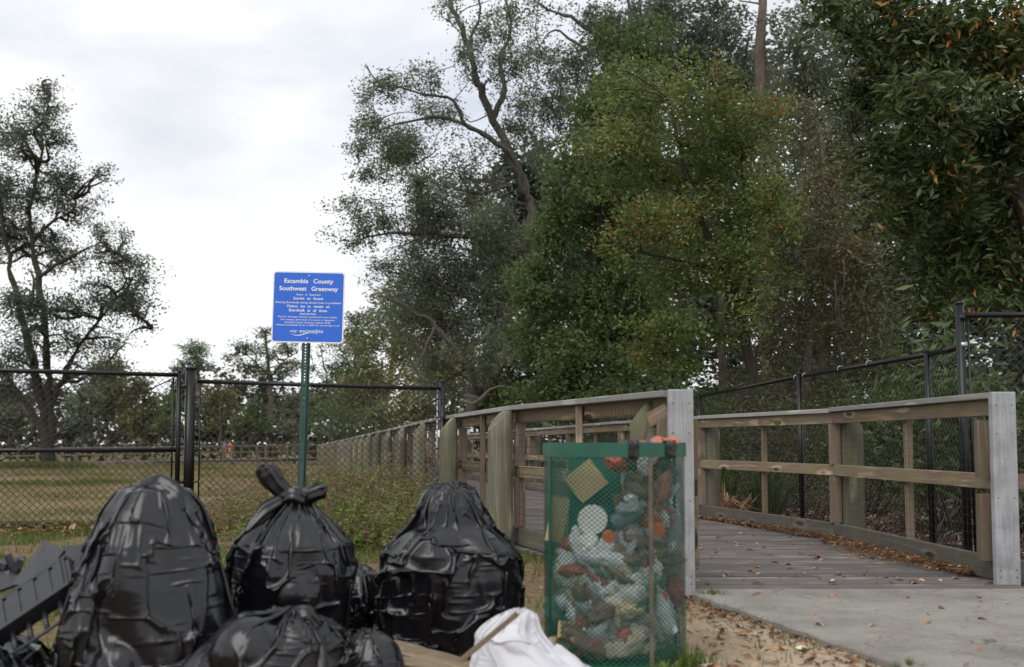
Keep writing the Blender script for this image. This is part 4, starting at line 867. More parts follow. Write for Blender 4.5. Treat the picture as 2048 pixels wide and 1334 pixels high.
def tuft(name, label, cat, loc, n, h, w, lean, mat, seed, tone=(0, 1), group=None):
    rng = np.random.RandomState(seed); a = rng.rand(n) * 2 * PI; r = rng.rand(n) ** .7; V = []; Fc = []
    for i in range(n):
        d = np.array([math.cos(a[i]), math.sin(a[i]), 0]); s = np.array([-d[1], d[0], 0]); hh = h * rng.uniform(.6, 1.1); ln = lean * r[i] * hh
        b0 = d * r[i] * w * .3; p1 = b0 + d * ln * .35 + np.array([0, 0, hh * .6]); p2 = b0 + d * ln + np.array([0, 0, hh * (1 - .45 * r[i] * min(lean, 1.6))])
        ww = h * .018 + .002; q = len(V); V += [b0 - s * ww, b0 + s * ww, p1 + s * ww * .8, p1 - s * ww * .8, p2 + s * ww * .1, p2 - s * ww * .1]; Fc += [(q, q + 1, q + 2, q + 3), (q + 3, q + 2, q + 4, q + 5)]
    tn = np.repeat(rng.uniform(tone[0], tone[1], n), 2)
    o = link(name, mesh_np(name, V, Fc, tn), mat, None, loc); tag(o, label, cat, group); return o
tuft('palmetto', 'spiky green strap-leaved clump behind the second bay of the right railing', 'plant', (2.95, 11.6, -.08), 90, 0.9, .5, 1.0, M['lf_dark'], 3)
tuft('palmetto', 'green strap-leaved clump left of the first picket behind the right railing', 'plant', (2.55, 12.3, -.1), 80, 0.8, .5, 1.0, M['ggrass'], 4, (0, .6))
tuft('dry_grass_clump', 'dry tan clump of drooping blades at the foot of a round post on the right', 'plant', (2.32, 10.9, -.08), 70, 0.5, .3, 1.6, M['litter'], 5, (.6, 1))

# ------------------------------------------------------------------ ground cover
def blades(name, pts, h, w, mat, seed, tone=None, lean=.5):
    rng = np.random.RandomState(seed); n = len(pts); a = rng.rand(n) * 2 * PI; d = np.stack([np.cos(a), np.sin(a), np.zeros(n)], 1)
    h = h * (0.5 + rng.rand(n, 1)); w = w * (0.7 + .6 * rng.rand(n, 1)); a2 = rng.rand(n) * 2 * PI; s = np.stack([np.cos(a2), np.sin(a2), np.zeros(n)], 1)
    top = pts + d * h * lean * rng.rand(n, 1) + np.array([0, 0, 1]) * h
    V = np.stack([pts - s * w, pts + s * w, top], 1).reshape(-1, 3); Fc = np.arange(3 * n).reshape(-1, 3); TRI[0] += n
    tn = rng.rand(n) if tone is None else tone
    o = link(name, mesh_np(name, V, Fc, tn), mat); tag(o, kind='stuff'); return o
def nz(x, y, s, o=0): return noise.noise(Vector((x * s, y * s, o)))
def scatter(n, x0, x1, y0, y1, fn, rng, power=1.0):
    out = []
    while len(out) < n:
        y = y0 + (y1 - y0) * rng.random() ** power; x = rng.uniform(x0, x1) if not callable(x0) else rng.uniform(x0(y), x1(y))
        if rng.random() < fn(x, y): out.append((x, y, gz(x, y)))
    return np.array(out)
rg = random.Random(8)
def clear(x, y):
    return not ((xl(LEFT, y) - 0.02 < x < xl(RIGHT, y) + .02) and y > 5.4) and not (x > 0.93 + max(0, (5.44 - y)) * .25 - .0 and y < 5.5)
pts = scatter(90000, lambda y: -0.56 * y - .5, lambda y: xl(LEFT, y) - .15, 9.6, 80, lambda x, y: min(1, max(.12, .75 + 1.6 * nz(x, y, .7))), rg, 2.0)
tone = np.clip(np.array([.48 + 1.1 * nz(p[0], p[1], .22) + .6 * nz(p[0], p[1], .9, 4) + (min(p[1], 20) - 13) * .022 for p in pts]) + RS.randn(len(pts)) * .16, 0, 1)
d_ = pts[:, 1]; sc_ = np.clip(d_ / 18, .6, 3.2)
n = len(pts); a = RS.rand(n) * 2 * PI; sdir = np.stack([np.cos(a), np.sin(a), np.zeros(n)], 1); hh = (0.055 * sc_ ** .8 * (0.5 + RS.rand(n)))[:, None]; ww = (0.006 * sc_ * (0.7 + .6 * RS.rand(n)))[:, None]
top = pts + np.array([0, 0, 1]) * hh + RS.randn(n, 3) * hh * .5 * np.array([1, 1, .1])
V = np.stack([pts - sdir * ww, pts + sdir * ww, top], 1).reshape(-1, 3)
o = link('meadow_grass', mesh_np('meadow_grass', V, np.arange(3 * n).reshape(-1, 3), tone), M['grass']); tag(o, kind='stuff')
# fresh patches on the near side
pts = scatter(26000, -6.5, 1.2, 4.3, 10.2, lambda x, y: (1.0 if nz(x, y, .9, 2) > .02 else (.25 if nz(x, y, 2.5, 7) > .1 else .05)) * (1 if clear(x, y) else 0) * (.05 if x > .45 and y < 5.4 else 1), rg)
blades('grass', pts, .055, .0032, M['ggrass'], 4)
pts = scatter(3000, -2.2, 1.5, 2.9, 4.4, lambda x, y: (1.0 if nz(x, y, 2.2, 9) > .12 else .04) * (.06 if x > .75 else 1) * (1 if clear(x, y) else 0), rg)
blades('grass', pts, .05, .003, M['ggrass'], 5)
# meadow tuft by the big oak
pts = scatter(5000, -27, -21.5, 48, 54, lambda x, y: max(0, 1 - math.hypot(x + 24.3, y - 51) / 3), rg)
blades('tall_grass', pts, .35, .03, M['grass'], 6, np.clip(RS.rand(len(pts)) * .4, 0, 1))

# weeds in front of and through the low fence
def weeds(name, n, cx, cy, rx, ry, h, seed, tone_fn, mat=None, size=.034):
    rng = np.random.RandomState(seed); A = []; B = []; LP = []; LT = []
    for i in range(n):
        x = cx + rng.randn() * rx; y = cy + rng.randn() * ry
        if x > xl(LEFT, max(y, 5.5)) - .12: continue
        z = gz(x, y); hh = h * rng.uniform(.45, 1.15) * math.exp(-0.5 * ((x - cx) / (1.8 * rx)) ** 2); p = np.array([x, y, z - .01]); d = rng.randn(3) * .22; d[2] = 1
        segs = 4
        for s in range(segs):
            q = p + d * hh / segs + rng.randn(3) * .012; A.append(p); B.append(q)
            for _ in range(4):
                e_ = q + rng.randn(3) * np.array([.05, .05, .03]) * (.6 + hh); A.append(q); B.append(e_); LP += [e_ + rng.randn(3) * .012 for _ in range(2)]; LT += [tone_fn(s / segs, rng)] * 2
            p = q; d = d + rng.randn(3) * .15; d[2] = max(.5, d[2])
    LP = np.array(LP); V, Fc = leaf_quads(LP, size, .5, rng, updown=.4); TRI[0] += 2 * len(Fc)
    o = link(name, mesh_np(name, V, Fc, np.clip(LT, 0, 1)), mat or M['weed']); tag(o, kind='stuff')
    V, F2 = prisms(np.array(A), np.array(B), .0022, .0014); TRI[0] += 2 * len(F2)
    o = link(name + '_stalks', mesh_np(name + '_stalks', V, F2, RS.rand(len(F2)) * .3 + .7), M['weed']); tag(o, kind='stuff')
weeds('weeds', 430, -1.45, 9.6, .5, .75, .50, 1, lambda f, r: r.rand() * (.5 + .5 * (r.rand() < .3 + f * .5)))
weeds('weeds', 300, -1.35, 8.2, .38, .45, .32, 2, lambda f, r: r.rand() * .55)
weeds('weeds', 300, -2.1, 11.0, .55, .8, .48, 3, lambda f, r: .55 + .45 * r.rand(), size=.028)
weeds('weeds', 60, -2.6, 9.5, .4, .3, .3, 4, lambda f, r: .4 + .6 * r.rand(), size=.028)
weeds('weeds', 120, -1.5, 14.5, .5, 1.6, .6, 7, lambda f, r: r.rand(), size=.05)
for i, (px_, Y_, h_) in enumerate([(640, 3.35, .1), (205, 3.3, .12), (235, 3.2, .1)]):
    p = P(px_, 1300, Y_); tuft('weed_sprig', ['small green sprig in front of the lowest black bag', 'green sprig in the shade left of the biggest black bag', 'short green sprig at the foot of the biggest black bag'][i], 'weed', (p.x, Y_, 0), 14, h_, .06, .8, M['ggrass'], 30 + i, (.3, .9))
for i, (x, y, h_, lab) in enumerate([(0.62, 3.68, .12, 'broad-bladed green tuft at the right foot of the green bin'), (0.53, 3.5, .09, 'grass tuft in front of the bin, right of its middle'), (0.2, 3.42, .08, 'green weed between the white bag and the bin'),
                                    (1.06, 5.3, .09, 'small grass tuft at the corner of the concrete by the left end board'), (1.42, 3.62, .07, 'pale grass tuft at the near edge of the concrete path')]):
    tuft('grass_tuft', lab, 'grass tuft', (x, y, gz(x, y) - .005), 60, h_, h_ * 1.3, 1.1, M['ggrass'], 40 + i, (.2, 1))

# fallen leaves
def flat_leaves(name, pts, size, mat, seed, tone=None, lift=.012, tilt=.35, wr=(.22, .2)):
    rng = np.random.RandomState(seed); n = len(pts); a = rng.rand(n) * 2 * PI; D = np.stack([np.cos(a), np.sin(a), rng.randn(n) * tilt], 1); S_ = np.stack([-np.sin(a), np.cos(a), rng.randn(n) * tilt], 1)
    l = size * (.5 + rng.rand(n, 1)); w = l * (wr[0] + wr[1] * rng.rand(n, 1)); c = pts + np.array([0, 0, 1]) * (lift * (.3 + rng.rand(n, 1)))
    up = np.array([0, 0, 1]) * w * .5
    V = np.stack([c - D * l / 2, c + S_ * w / 2 + up, c + D * l / 2, c - S_ * w / 2 + up * .5], 1).reshape(-1, 3); TRI[0] += 2 * n
    o = link(name, mesh_np(name, V, np.arange(4 * n).reshape(-1, 4), rng.rand(n) if tone is None else tone), mat); tag(o, kind='stuff'); return o
rg = random.Random(77)
def drift(n, y0, y1, wfn, seed):
    r = random.Random(seed); out = []
    while len(out) < n:
        y = r.uniform(y0, y1); w = wfn(y); q = abs(r.gauss(0, w)); out.append((xl(RIGHT, y) - .03 - q, y, dz(y) + .004 + max(0, .03 - q * .12) * r.random()))
    return np.array(out)
flat_leaves('leaf_drift', drift(4200, 5.9, 12.5, lambda y: .035 + .085 * math.exp(-((y - 7.1) / .7) ** 2), 1), .032, M['litter'], 2)
flat_leaves('pine_straw', drift(2600, 5.9, 9.0, lambda y: .06 + .12 * math.exp(-((y - 7.0) / .7) ** 2), 3), .09, M['litter'], 3, lift=.02, tilt=.12, wr=(.015, .02))
flat_leaves('leaf_litter', scatter(16000, lambda y: xl(RIGHT, y) + .1 if y > 5.5 else 3.0, lambda y: xl(RIGHT, y) + 4.5, 5.6, 20, lambda x, y: 1, rg, 1.5), .07, M['dlitter'], 4, lift=.03, tilt=.5)
flat_leaves('leaf_litter', scatter(1800, -6, -2.6, 8.6, 10.0, lambda x, y: .3 + (nz(x, y, 1.4) > 0) * .7, rg), .085, M['litter'], 5, lift=.02)
flat_leaves('leaf_litter', scatter(900, .55, 1.9, 3.2, 5.35, lambda x, y: (math.exp(-max(0, .95 + (5.44 - y) * .25 - x) * 6) * (1 if x < .93 + (5.44 - y) * .25 else 0)) + .02 * (x < .9 + (5.44 - y) * .25), rg), .03, M['litter'], 6, lift=.008)
flat_leaves('leaf_litter', scatter(700, -2.4, 1.0, 3.3, 8, lambda x, y: 1 if clear(x, y) else 0, rg), .045, M['litter'], 7, lift=.012)
LF = one_leaf('fallen_leaf', 0.06, 0.032, 0.6)
lfm, t, b = newmat('fallen_leaf_brown'); oi = t.nodes.new('ShaderNodeObjectInfo'); r = ramp(t, [(0, (0.10, 0.045, 0.025)), (0.35, (0.22, 0.10, 0.045)), (0.7, (0.36, 0.19, 0.09)), (1, (0.46, 0.36, 0.17))]); t.links.new(oi.outputs['Random'], r.inputs[0]); t.links.new(r.outputs[0], b.inputs['Base Color']); b.inputs['Roughness'].default_value = .7
for i in range(95):
    while True:
        y = 5.6 + 5.5 * rg.random() ** 1.6; x = rg.uniform(xl(LEFT, y) + .1, xl(RIGHT, y) - .1)
        if x > .16 * y: break
    o = link('fallen_leaf', LF, lfm, None, (x, y, dz(y) + .008), (rg.uniform(-.4, .4), rg.uniform(-.3, .3), rg.uniform(0, 6.3))); o.scale = [rg.uniform(.5, 1.1)] * 3
    tag(o, 'dry leaf on the boardwalk planks, %s, toward the %s' % ('near the concrete' if y < 6.6 else 'level with the first railing bay' if y < 8.1 else 'level with the second railing bay', 'left' if x < .16 * y + .33 * (xl(RIGHT, y) - .16 * y) else 'middle' if x < .16 * y + .66 * (xl(RIGHT, y) - .16 * y) else 'right'), 'leaf', 'dry leaves scattered on the boardwalk')
for i in range(34):
    y = rg.uniform(3.3, 5.4); x = rg.uniform(.98 + (5.44 - y) * .26, 2.9)
    o = link('fallen_leaf', LF, lfm, None, (x, y, .022), (rg.uniform(-.4, .4), rg.uniform(-.3, .3), rg.uniform(0, 6.3))); o.scale = [rg.uniform(.4, .95)] * 3
    tag(o, 'small dry leaf on the pale concrete path, %s, toward the %s' % ('near the camera' if y < 4.2 else 'in its middle' if y < 4.9 else 'close to the boardwalk edge', 'left' if x < 1.75 else 'right'), 'leaf', 'dry leaves scattered on the concrete path')
# fallen branch by the oak trunk
mb = MB(); pth = [P(x, y, 24.2) for x, y in ((925, 800), (945, 808), (962, 797), (980, 779), (1000, 772), (1026, 777))]
mb.tube(pth, [.03, .035, .035, .03, .022, .008], 7); mb.tube([pth[2], P(940, 792, 24.3), P(925, 790, 24.3)], [.02, .014, .006], 6)
o = link('broken_branch', mb.mesh('broken_branch', True), M['twig']); tag(o, 'pale dead forked branch caught against the dark oak trunk above the railing', 'branch')
# hanging vines
vm = MB()
for pts_ in ([(1668, 560), (1672, 600), (1680, 650), (1700, 680), (1728, 712)], [(1690, 520), (1688, 570), (1672, 610), (1676, 660)], [(1735, 560), (1722, 600), (1740, 640), (1730, 700)], [(1590, 440), (1640, 445), (1700, 440)], [(1600, 500), (1660, 492), (1720, 505)], [(1705, 268), (1770, 290), (1830, 305), (1870, 318)]):
    vm.tube([P(x + random.uniform(-3, 3), y, 13.2) for x, y in pts_], .006, 5)
o = link('hanging_vine', vm.mesh('hanging_vine', True), M['twig']); tag(o, kind='stuff')
# ------------------------------------------------------------------ people far off on the boardwalk
def child(px, py, Yd, label, shirt, skin, h=1.30):
    p = P(px, py, Yd); z0 = -0.40; x, y = p.x, Yd
    T = thing('person', label, 'person', (x, y, z0))
    J = {'pelvis': (0, 0, .55), 'chest': (0, 0, .8), 'neck': (0, 0, .98), 'head': (0, -.01, 1.10), 'crown': (0, 0, 1.2), 'ls': (-.13, 0, .92), 'le': (-.2, -.06, .74), 'lh': (-.15, -.2, .66), 'rs': (.13, 0, .92), 're': (.2, -.06, .74), 'rh': (.16, -.2, .68), 'lk': (-.08, -.02, .3), 'lf': (-.09, 0, .02), 'lt': (-.09, -.1, .02), 'rk': (.08, .02, .3), 'rf': (.09, .06, .02), 'rt': (.09, -.04, .02)}
    E_ = [('pelvis', 'chest'), ('chest', 'neck'), ('neck', 'head'), ('head', 'crown'), ('neck', 'ls'), ('ls', 'le'), ('le', 'lh'), ('neck', 'rs'), ('rs', 're'), ('re', 'rh'), ('pelvis', 'lk'), ('lk', 'lf'), ('lf', 'lt'), ('pelvis', 'rk'), ('rk', 'rf'), ('rf', 'rt')]
    R_ = dict(pelvis=.1, chest=.115, neck=.045, head=.09, crown=.075, ls=.05, rs=.05, le=.035, re=.035, lh=.03, rh=.03, lk=.055, rk=.055, lf=.04, rf=.04, lt=.03, rt=.03)
    nm = list(J); k = h / 1.2
    def grow(names, inflate, name, mat):
        ids = [n_ for n_ in nm if n_ in names]; m = bpy.data.meshes.new(name); m.from_pydata([tuple(c * k for c in J[i]) for i in ids], [(ids.index(a), ids.index(b_)) for a, b_ in E_ if a in ids and b_ in ids], [])
        o = bpy.data.objects.new(name, m); COL.objects.link(o); md = o.modifiers.new('s', 'SKIN'); o.modifiers.new('u', 'SUBSURF').levels = 1
        for i, n_ in enumerate(ids): m.skin_vertices[0].data[i].radius = (R_[n_] * inflate * k, R_[n_] * inflate * k)
        m.skin_vertices[0].data[0].use_root = True; bpy.context.view_layer.update()
        me = bpy.data.meshes.new_from_object(o.evaluated_get(bpy.context.evaluated_depsgraph_get())); bpy.data.objects.remove(o); me.materials.clear()
        return link(name, me, mat, T)
    grow(nm, 1.0, 'body', skin); grow(['pelvis', 'chest', 'neck', 'ls', 'le', 'rs', 're'], 1.18, 'shirt', shirt)
    hr = MB().tube([(0, .03 * k, 1.08 * k), (0, .02 * k, 1.17 * k), (0, 0.01, 1.25 * k), (0, 0, 1.285 * k)], [.098 * k, .105 * k, .08 * k, .03], 10).mesh('hair', True); link('hair', hr, M['bark_d'], T)
skin = simple('skin', (0.45, 0.26, 0.18), .6, var=.08)
child(450, 886, 81, 'child in a bright blue shirt on the distant meadow boardwalk', simple('blue_shirt', (0.05, 0.09, 0.6), .8), skin, 1.36)
child(460, 887, 80.7, 'child in an orange shirt on the distant meadow boardwalk, right of the blue one', simple('orange_shirt', (0.75, 0.17, 0.02), .8), skin, 1.30)

# ------------------------------------------------------------------ rubbish bags
def sim_bag(prof, seed, nu=200, nv=150, iters=(140, 75), grow=1.17, growv=1.045, neck=.6, flat=1.0, lean=(0, 0), grav=.00001, press=.00003, bend=.035, pin_top=2, lumps=2, lr=(.08, .13), rough=.03, sn=.075, fr=.5):
    """a plastic film larger than what it wraps, relaxed over a heap of lumps until it buckles into folds"""
    R = np.random.RandomState(seed); f4 = np.float32
    pt = np.array(prof, float); nu //= 2; nv //= 2
    T = np.linspace(0, 1, nv); r = np.interp(T, pt[:, 0], pt[:, 1]); z = np.interp(T, pt[:, 0], pt[:, 2])
    A = np.linspace(0, 2 * np.pi, nu, endpoint=False); X = np.zeros((nv, nu, 3)); ph = R.rand(6) * 6.28; zt = z.max()
    rmod = 1 + rough * 2 * (np.sin(3 * A + ph[0]) + .6 * np.sin(5 * A + ph[1]) + .5 * np.sin(8 * A + ph[2]))[None] + np.clip((T - .5) * 2, 0, 1)[:, None] * .12 * np.sin(13 * A + ph[3])[None]
    rr = r[:, None] * rmod; f = (np.clip(z, 0, None) / zt) ** 1.4
    X[..., 0] = rr * np.cos(A) + lean[0] * f[:, None]; X[..., 1] = rr * np.sin(A) * flat + lean[1] * f[:, None]; X[..., 2] = z[:, None]
    sp = []
    for k in range(lumps * 12):
        if len(sp) >= lumps: break
        t = R.uniform(.12, .86); rad = R.uniform(*lr); rp_ = np.interp(t, pt[:, 0], pt[:, 1]); zp = np.interp(t, pt[:, 0], pt[:, 2]); rad = min(rad, rp_ * .75)
        a = R.rand() * 6.28; q = max(0, rp_ * .93 - rad); ff = (max(zp, 0) / zt) ** 1.4
        c = (q * np.cos(a) + lean[0] * ff, q * np.sin(a) * flat + lean[1] * ff, max(min(zp, zt - rad), rad))
        if all(np.hypot(np.hypot(c[0] - s[0], c[1] - s[1]), c[2] - s[2]) > .45 * (rad + s[3]) for s in sp): sp.append((*c, rad))
    zs_, rs_ = z, r
    o_idx = np.argsort(np.maximum.accumulate(z)); zmono = np.maximum.accumulate(z) + np.arange(nv) * 1e-7
    def core(X, O_):
        zz = X[..., 2]; ff = (np.clip(zz, 0, None) / zt) ** 1.4; x = X[..., 0] - lean[0] * ff; y = (X[..., 1] - lean[1] * ff) / flat
        rad = np.sqrt(x * x + y * y) + 1e-6; a = np.arctan2(y, x)
        k = .885 + .05 * np.sin(2 * a + 5 * zz + ph[0]) + .06 * np.sin(4 * a - 6 * zz + ph[1]) + .045 * np.sin(6 * a + 8 * zz + ph[2])
        rp = np.interp(zz, zmono, rs_) * np.minimum(k, .985); m_ = (rad < rp) & (zz > .01); g = np.where(m_, rp / rad, 1.0)
        X[..., 0] = x * g + lean[0] * ff; X[..., 1] = y * g * flat + lean[1] * ff; O_[m_] = O_[m_] * (1 - fr) + X[m_] * fr
    X = X.astype(f4)
    lu = np.linalg.norm(np.roll(X, -1, 1) - X, axis=2); lv = np.linalg.norm(X[1:] - X[:-1], axis=2); cm = lu.sum(1); mx_ = cm.max()
    scl = np.maximum(cm * grow, mx_ * neck) / np.maximum(cm, 1e-6); scl[0] = 1
    lu = (np.mean(lu, 1, keepdims=True) * scl[:, None] * np.ones_like(lu)).astype(f4); lv = (np.mean(lv, 1, keepdims=True) * growv * np.ones_like(lv)).astype(f4)
    o = np.zeros_like(X)
    for j in range(nv):
        for i in range(nu):
            p = Vector((X[j, i][0], X[j, i][1], X[j, i][2] * .55)) + Vector((seed * 3.1, 0, 0)); o[j, i] = noise.noise_vector(p * 11) * sn + noise.noise_vector(p * 24) * sn * .5
    X += o * np.clip(r / .1, 0, 1)[:, None, None] + R.randn(*X.shape).astype(f4) * .003
    def proj(P_, Q, L0, k):
        d = Q - P_; n_ = np.sqrt(np.einsum('...i,...i->...', d, d)) + 1e-9; c = (.5 * k * (n_ - L0) / n_)[..., None] * d; P_ += c; Q -= c
    for lvl, it in enumerate(iters):
        if lvl:
            nv2 = nv * 2 - 1; Y_ = np.zeros((nv2, nu, 3), f4); Y_[::2] = X; Y_[1::2] = (X[1:] + X[:-1]) / 2
            Z_ = np.zeros((nv2, nu * 2, 3), f4); Z_[:, ::2] = Y_; Z_[:, 1::2] = (Y_ + np.roll(Y_, -1, 1)) / 2
            X = Z_ + R.randn(*Z_.shape).astype(f4) * .0006; lu2 = np.repeat(lu, 2, 1) / 2; LU = np.zeros((nv2, nu * 2), f4); LU[::2] = lu2; LU[1::2] = (lu2[1:] + lu2[:-1]) / 2
            lv = np.repeat(np.repeat(lv, 2, 0), 2, 1) / 2 * 1.008; lu = LU * 1.02; nv = nv2; nu *= 2
        V_ = np.zeros_like(X); dg = np.sqrt(((lu[1:] + lu[:-1]) / 2) ** 2 + lv ** 2); pin = X[-pin_top:].copy(); pb = X[:1].copy()
        for k in range(it):
            V_ *= .93; V_[..., 2] -= grav
            nr = np.cross(np.roll(X, -1, 1) - np.roll(X, 1, 1), np.gradient(X, axis=0)); nr /= np.linalg.norm(nr, axis=2, keepdims=True) + 1e-9; V_ -= nr * press
            O_ = X.copy(); X = (X + V_).astype(f4)
            for s in range(2):
                proj(X[:, 0::2], X[:, 1::2], lu[:, 0::2], .9)
                P_ = X[:, 1::2].copy(); Q = np.roll(X, -1, 1)[:, 1::2].copy(); proj(P_, Q, lu[:, 1::2], .9); X[:, 1::2] = P_; X[:, 0::2] = np.roll(Q, 1, 1)
                for a in (0, 1):
                    n_ = (nv - a) // 2; proj(X[a:a + 2 * n_:2], X[a + 1:a + 2 * n_:2], lv[a:a + 2 * n_:2][:n_], .9)
                for sh in (-1, 1):
                    for a in (0, 1):
                        n_ = (nv - a) // 2; Q = np.roll(X[a + 1:a + 2 * n_:2], sh, 1); proj(X[a:a + 2 * n_:2], Q, dg[a:a + 2 * n_:2][:n_], .35); X[a + 1:a + 2 * n_:2] = np.roll(Q, -sh, 1)
            X += bend * .25 * (np.roll(X, 1, 1) + np.roll(X, -1, 1) - 2 * X); lap = np.zeros_like(X); lap[1:-1] = X[2:] + X[:-2] - 2 * X[1:-1]; X += bend * .25 * lap
            for s_ in sp:
                d = X - np.array(s_[:3], f4); n_ = np.sqrt(np.einsum('...i,...i->...', d, d)); m_ = n_ < s_[3]
                if m_.any(): X[m_] = np.array(s_[:3], f4) + d[m_] / n_[m_][:, None] * s_[3]; O_[m_] = O_[m_] * (1 - fr) + X[m_] * fr
            core(X, O_)
            X[..., 2] = np.maximum(X[..., 2], .002); X[-pin_top:] = pin; X[:1] = pb
            V_ = X - O_; vn = np.linalg.norm(V_, axis=2, keepdims=True); V_ *= np.minimum(1, .01 / (vn + 1e-9))
    return X
def grid_mesh(X, name, close_top=True):
    nv, nu = X.shape[:2]; i = np.arange(nu); j = np.arange(nv - 1)[:, None]
    Fc = np.stack([j * nu + i, j * nu + (i + 1) % nu, (j + 1) * nu + (i + 1) % nu, (j + 1) * nu + i], -1).reshape(-1, 4)
    V = X.reshape(-1, 3)
    V = np.concatenate([V, X[-1].mean(0)[None]]); c = len(V) - 1; t0 = (nv - 1) * nu
    Fc = np.concatenate([Fc, np.array([[t0 + a, t0 + (a + 1) % nu, t0 + (a + 1) % nu, c] for a in range(0)]).reshape(-1, 4).astype(int)])
    m = mesh_np(name, V, Fc, smooth=True); return m
def plastic(name, col, rough, trans=0.0):
    m, t, b = newmat(name)
    n = tex(t, scale=5, detail=5); r = maprange(t, n.outputs[0], .35, .7, rough * .75, rough * 1.45); t.links.new(r, b.inputs['Roughness']); b.inputs['Base Color'].default_value = (*col, 1)
    b.inputs['Specular IOR Level'].default_value = .55
    n2_ = tex(t, scale=30, detail=7, rough=.55, dist=1.6, mscale=(1, 1, 1.6)); n3 = tex(t, scale=9, detail=5, rough=.5, dist=2.0, mscale=(1, 1, .6))
    ab = t.nodes.new('ShaderNodeMath'); ab.operation = 'PINGPONG'; ab.inputs[1].default_value = .06; t.links.new(n3.outputs[0], ab.inputs[0])
    sm = t.nodes.new('ShaderNodeMath'); sm.operation = 'MULTIPLY_ADD'; t.links.new(ab.outputs[0], sm.inputs[0]); sm.inputs[1].default_value = 3.0; t.links.new(n2_.outputs[0], sm.inputs[2])
    bump(t, b, sm.outputs[0], .17, .005)
    if trans:
        tr = t.nodes.new('ShaderNodeBsdfTranslucent'); tr.inputs[0].default_value = (*col, 1); ms = t.nodes.new('ShaderNodeMixShader'); ms.inputs[0].default_value = trans; o_ = t.nodes['Material Output']
        t.links.new(b.outputs[0], ms.inputs[1]); t.links.new(tr.outputs[0], ms.inputs[2]); t.links.new(ms.outputs[0], o_.inputs[0])
    return m
BLK = plastic('black_bin_liner', (0.006, 0.006, 0.008), .17)
WHT = plastic('white_carrier_bag', (0.80, 0.80, 0.84), .42, .3)
def crumple_blob(name, r, seed, sx=1, sy=1, sz=1, amp=.28, sub=4, fr=5):
    bm = __import__('bmesh').new(); __import__('bmesh').ops.create_icosphere(bm, subdivisions=sub, radius=1.0); rg_ = random.Random(seed); off = Vector((rg_.uniform(0, 50), 0, 0))
    for v in bm.verts:
        p = v.co.copy(); q = p * fr * .4 + off; h = 1 + amp * (1 - 2.2 * abs(noise.noise(q))) + amp * .5 * (1 - 2.2 * abs(noise.noise(q * 2.3)))
        v.co = Vector((p.x * sx, p.y * sy, p.z * sz)) * r * h
    m = bpy.data.meshes.new(name); bm.to_mesh(m); bm.free(); m.update()
    for p in m.polygons: p.use_smooth = True
    return m
def flap(name, path, widths, th, seed, mat, parent, wrinkle=.35, facing=(0, -1, 0)):
    """a gathered ribbon of film: pleated across, following a path"""
    rg_ = random.Random(seed); n = len(path) * 4; pts = []; ws = []
    for i in range(n):
        s = i / (n - 1) * (len(path) - 1); k = min(int(s), len(path) - 2); f = s - k
        pts.append(Vector(path[k]).lerp(Vector(path[k + 1]), f)); ws.append(widths[k] * (1 - f) + widths[k + 1] * f)
    m_ = 18; vs = []; fs = []; fv = Vector(facing)
    for i in range(n):
        t = (pts[min(i + 1, n - 1)] - pts[max(i - 1, 0)]).normalized(); s_ = t.cross(fv).normalized(); u = s_.cross(t)
        for j in range(m_):
            a = 2 * PI * j / m_; w = ws[i]; fold = 1 + wrinkle * math.sin(5 * a + seed + i * .12) + .25 * noise.noise(Vector((math.cos(a) * 2, math.sin(a) * 2 + seed, i * .35)))
            vs.append(pts[i] + s_ * math.cos(a) * w * fold + u * math.sin(a) * max(th, w * .35) * fold)
    for i in range(n - 1):
        for j in range(m_): fs.append((i * m_ + j, i * m_ + (j + 1) % m_, (i + 1) * m_ + (j + 1) % m_, (i + 1) * m_ + j))
    fs += [tuple(range(m_))[::-1], tuple((n - 1) * m_ + j for j in range(m_))]
    m = bpy.data.meshes.new(name); m.from_pydata([tuple(v) for v in vs], [], fs); m.update()
    for p in m.polygons: p.use_smooth = True
    return link(name, m, mat, parent)
def bag(label, X_, Y_, prof, seed, mat=None, name='rubbish_bag', flaps=(), rotz=0, slump=0, **kw):
    T = thing(name, label, 'rubbish bag' if mat is None else 'plastic bag', (X_, Y_, gz(X_, Y_) + .0), 'black rubbish bags heaped beside the bin' if mat is None else None)
    X = sim_bag(prof, seed, **kw)
    if slump: h_ = np.clip(1 - X[..., 2] / .2, 0, 1); X[..., 0] = X[..., 0] * (1 + .22 * h_ * (X[..., 0] > 0)); X[..., 0] += .03 * np.sin(X[..., 2] * 26); X[..., 2] = np.where(X[..., 0] > .05, X[..., 2] * (1 - .25 * np.clip((X[..., 0] - .05) / .15, 0, 1)), X[..., 2])
    if rotz:
        c, s = math.cos(rotz), math.sin(rotz); x = X[..., 0] * c - X[..., 1] * s; y = X[..., 0] * s + X[..., 1] * c; X[..., 0] = x; X[..., 1] = y
    link('film', grid_mesh(X, 'film'), mat or BLK, T)
    for i, (nm, path, w, th) in enumerate(flaps): flap(nm, path, w, th, seed + i, mat or BLK, T)
    return T
bag('biggest black bag on the left, a tall smooth-topped dome', -1.25, 3.45, [(0, .03, 0), (.1, .28, 0), (.2, .325, .05), (.35, .325, .2), (.5, .295, .35), (.66, .245, .49), (.8, .185, .6), (.92, .13, .665), (1, .02, .688)], 5, neck=.3, lean=(.02, 0), flat=.85,
    flaps=[('fold', [(-.03, -.03, .655), (.05, -.05, .665), (.10, -.07, .63), (.13, -.08, .585)], [.025, .05, .05, .02], .02)])
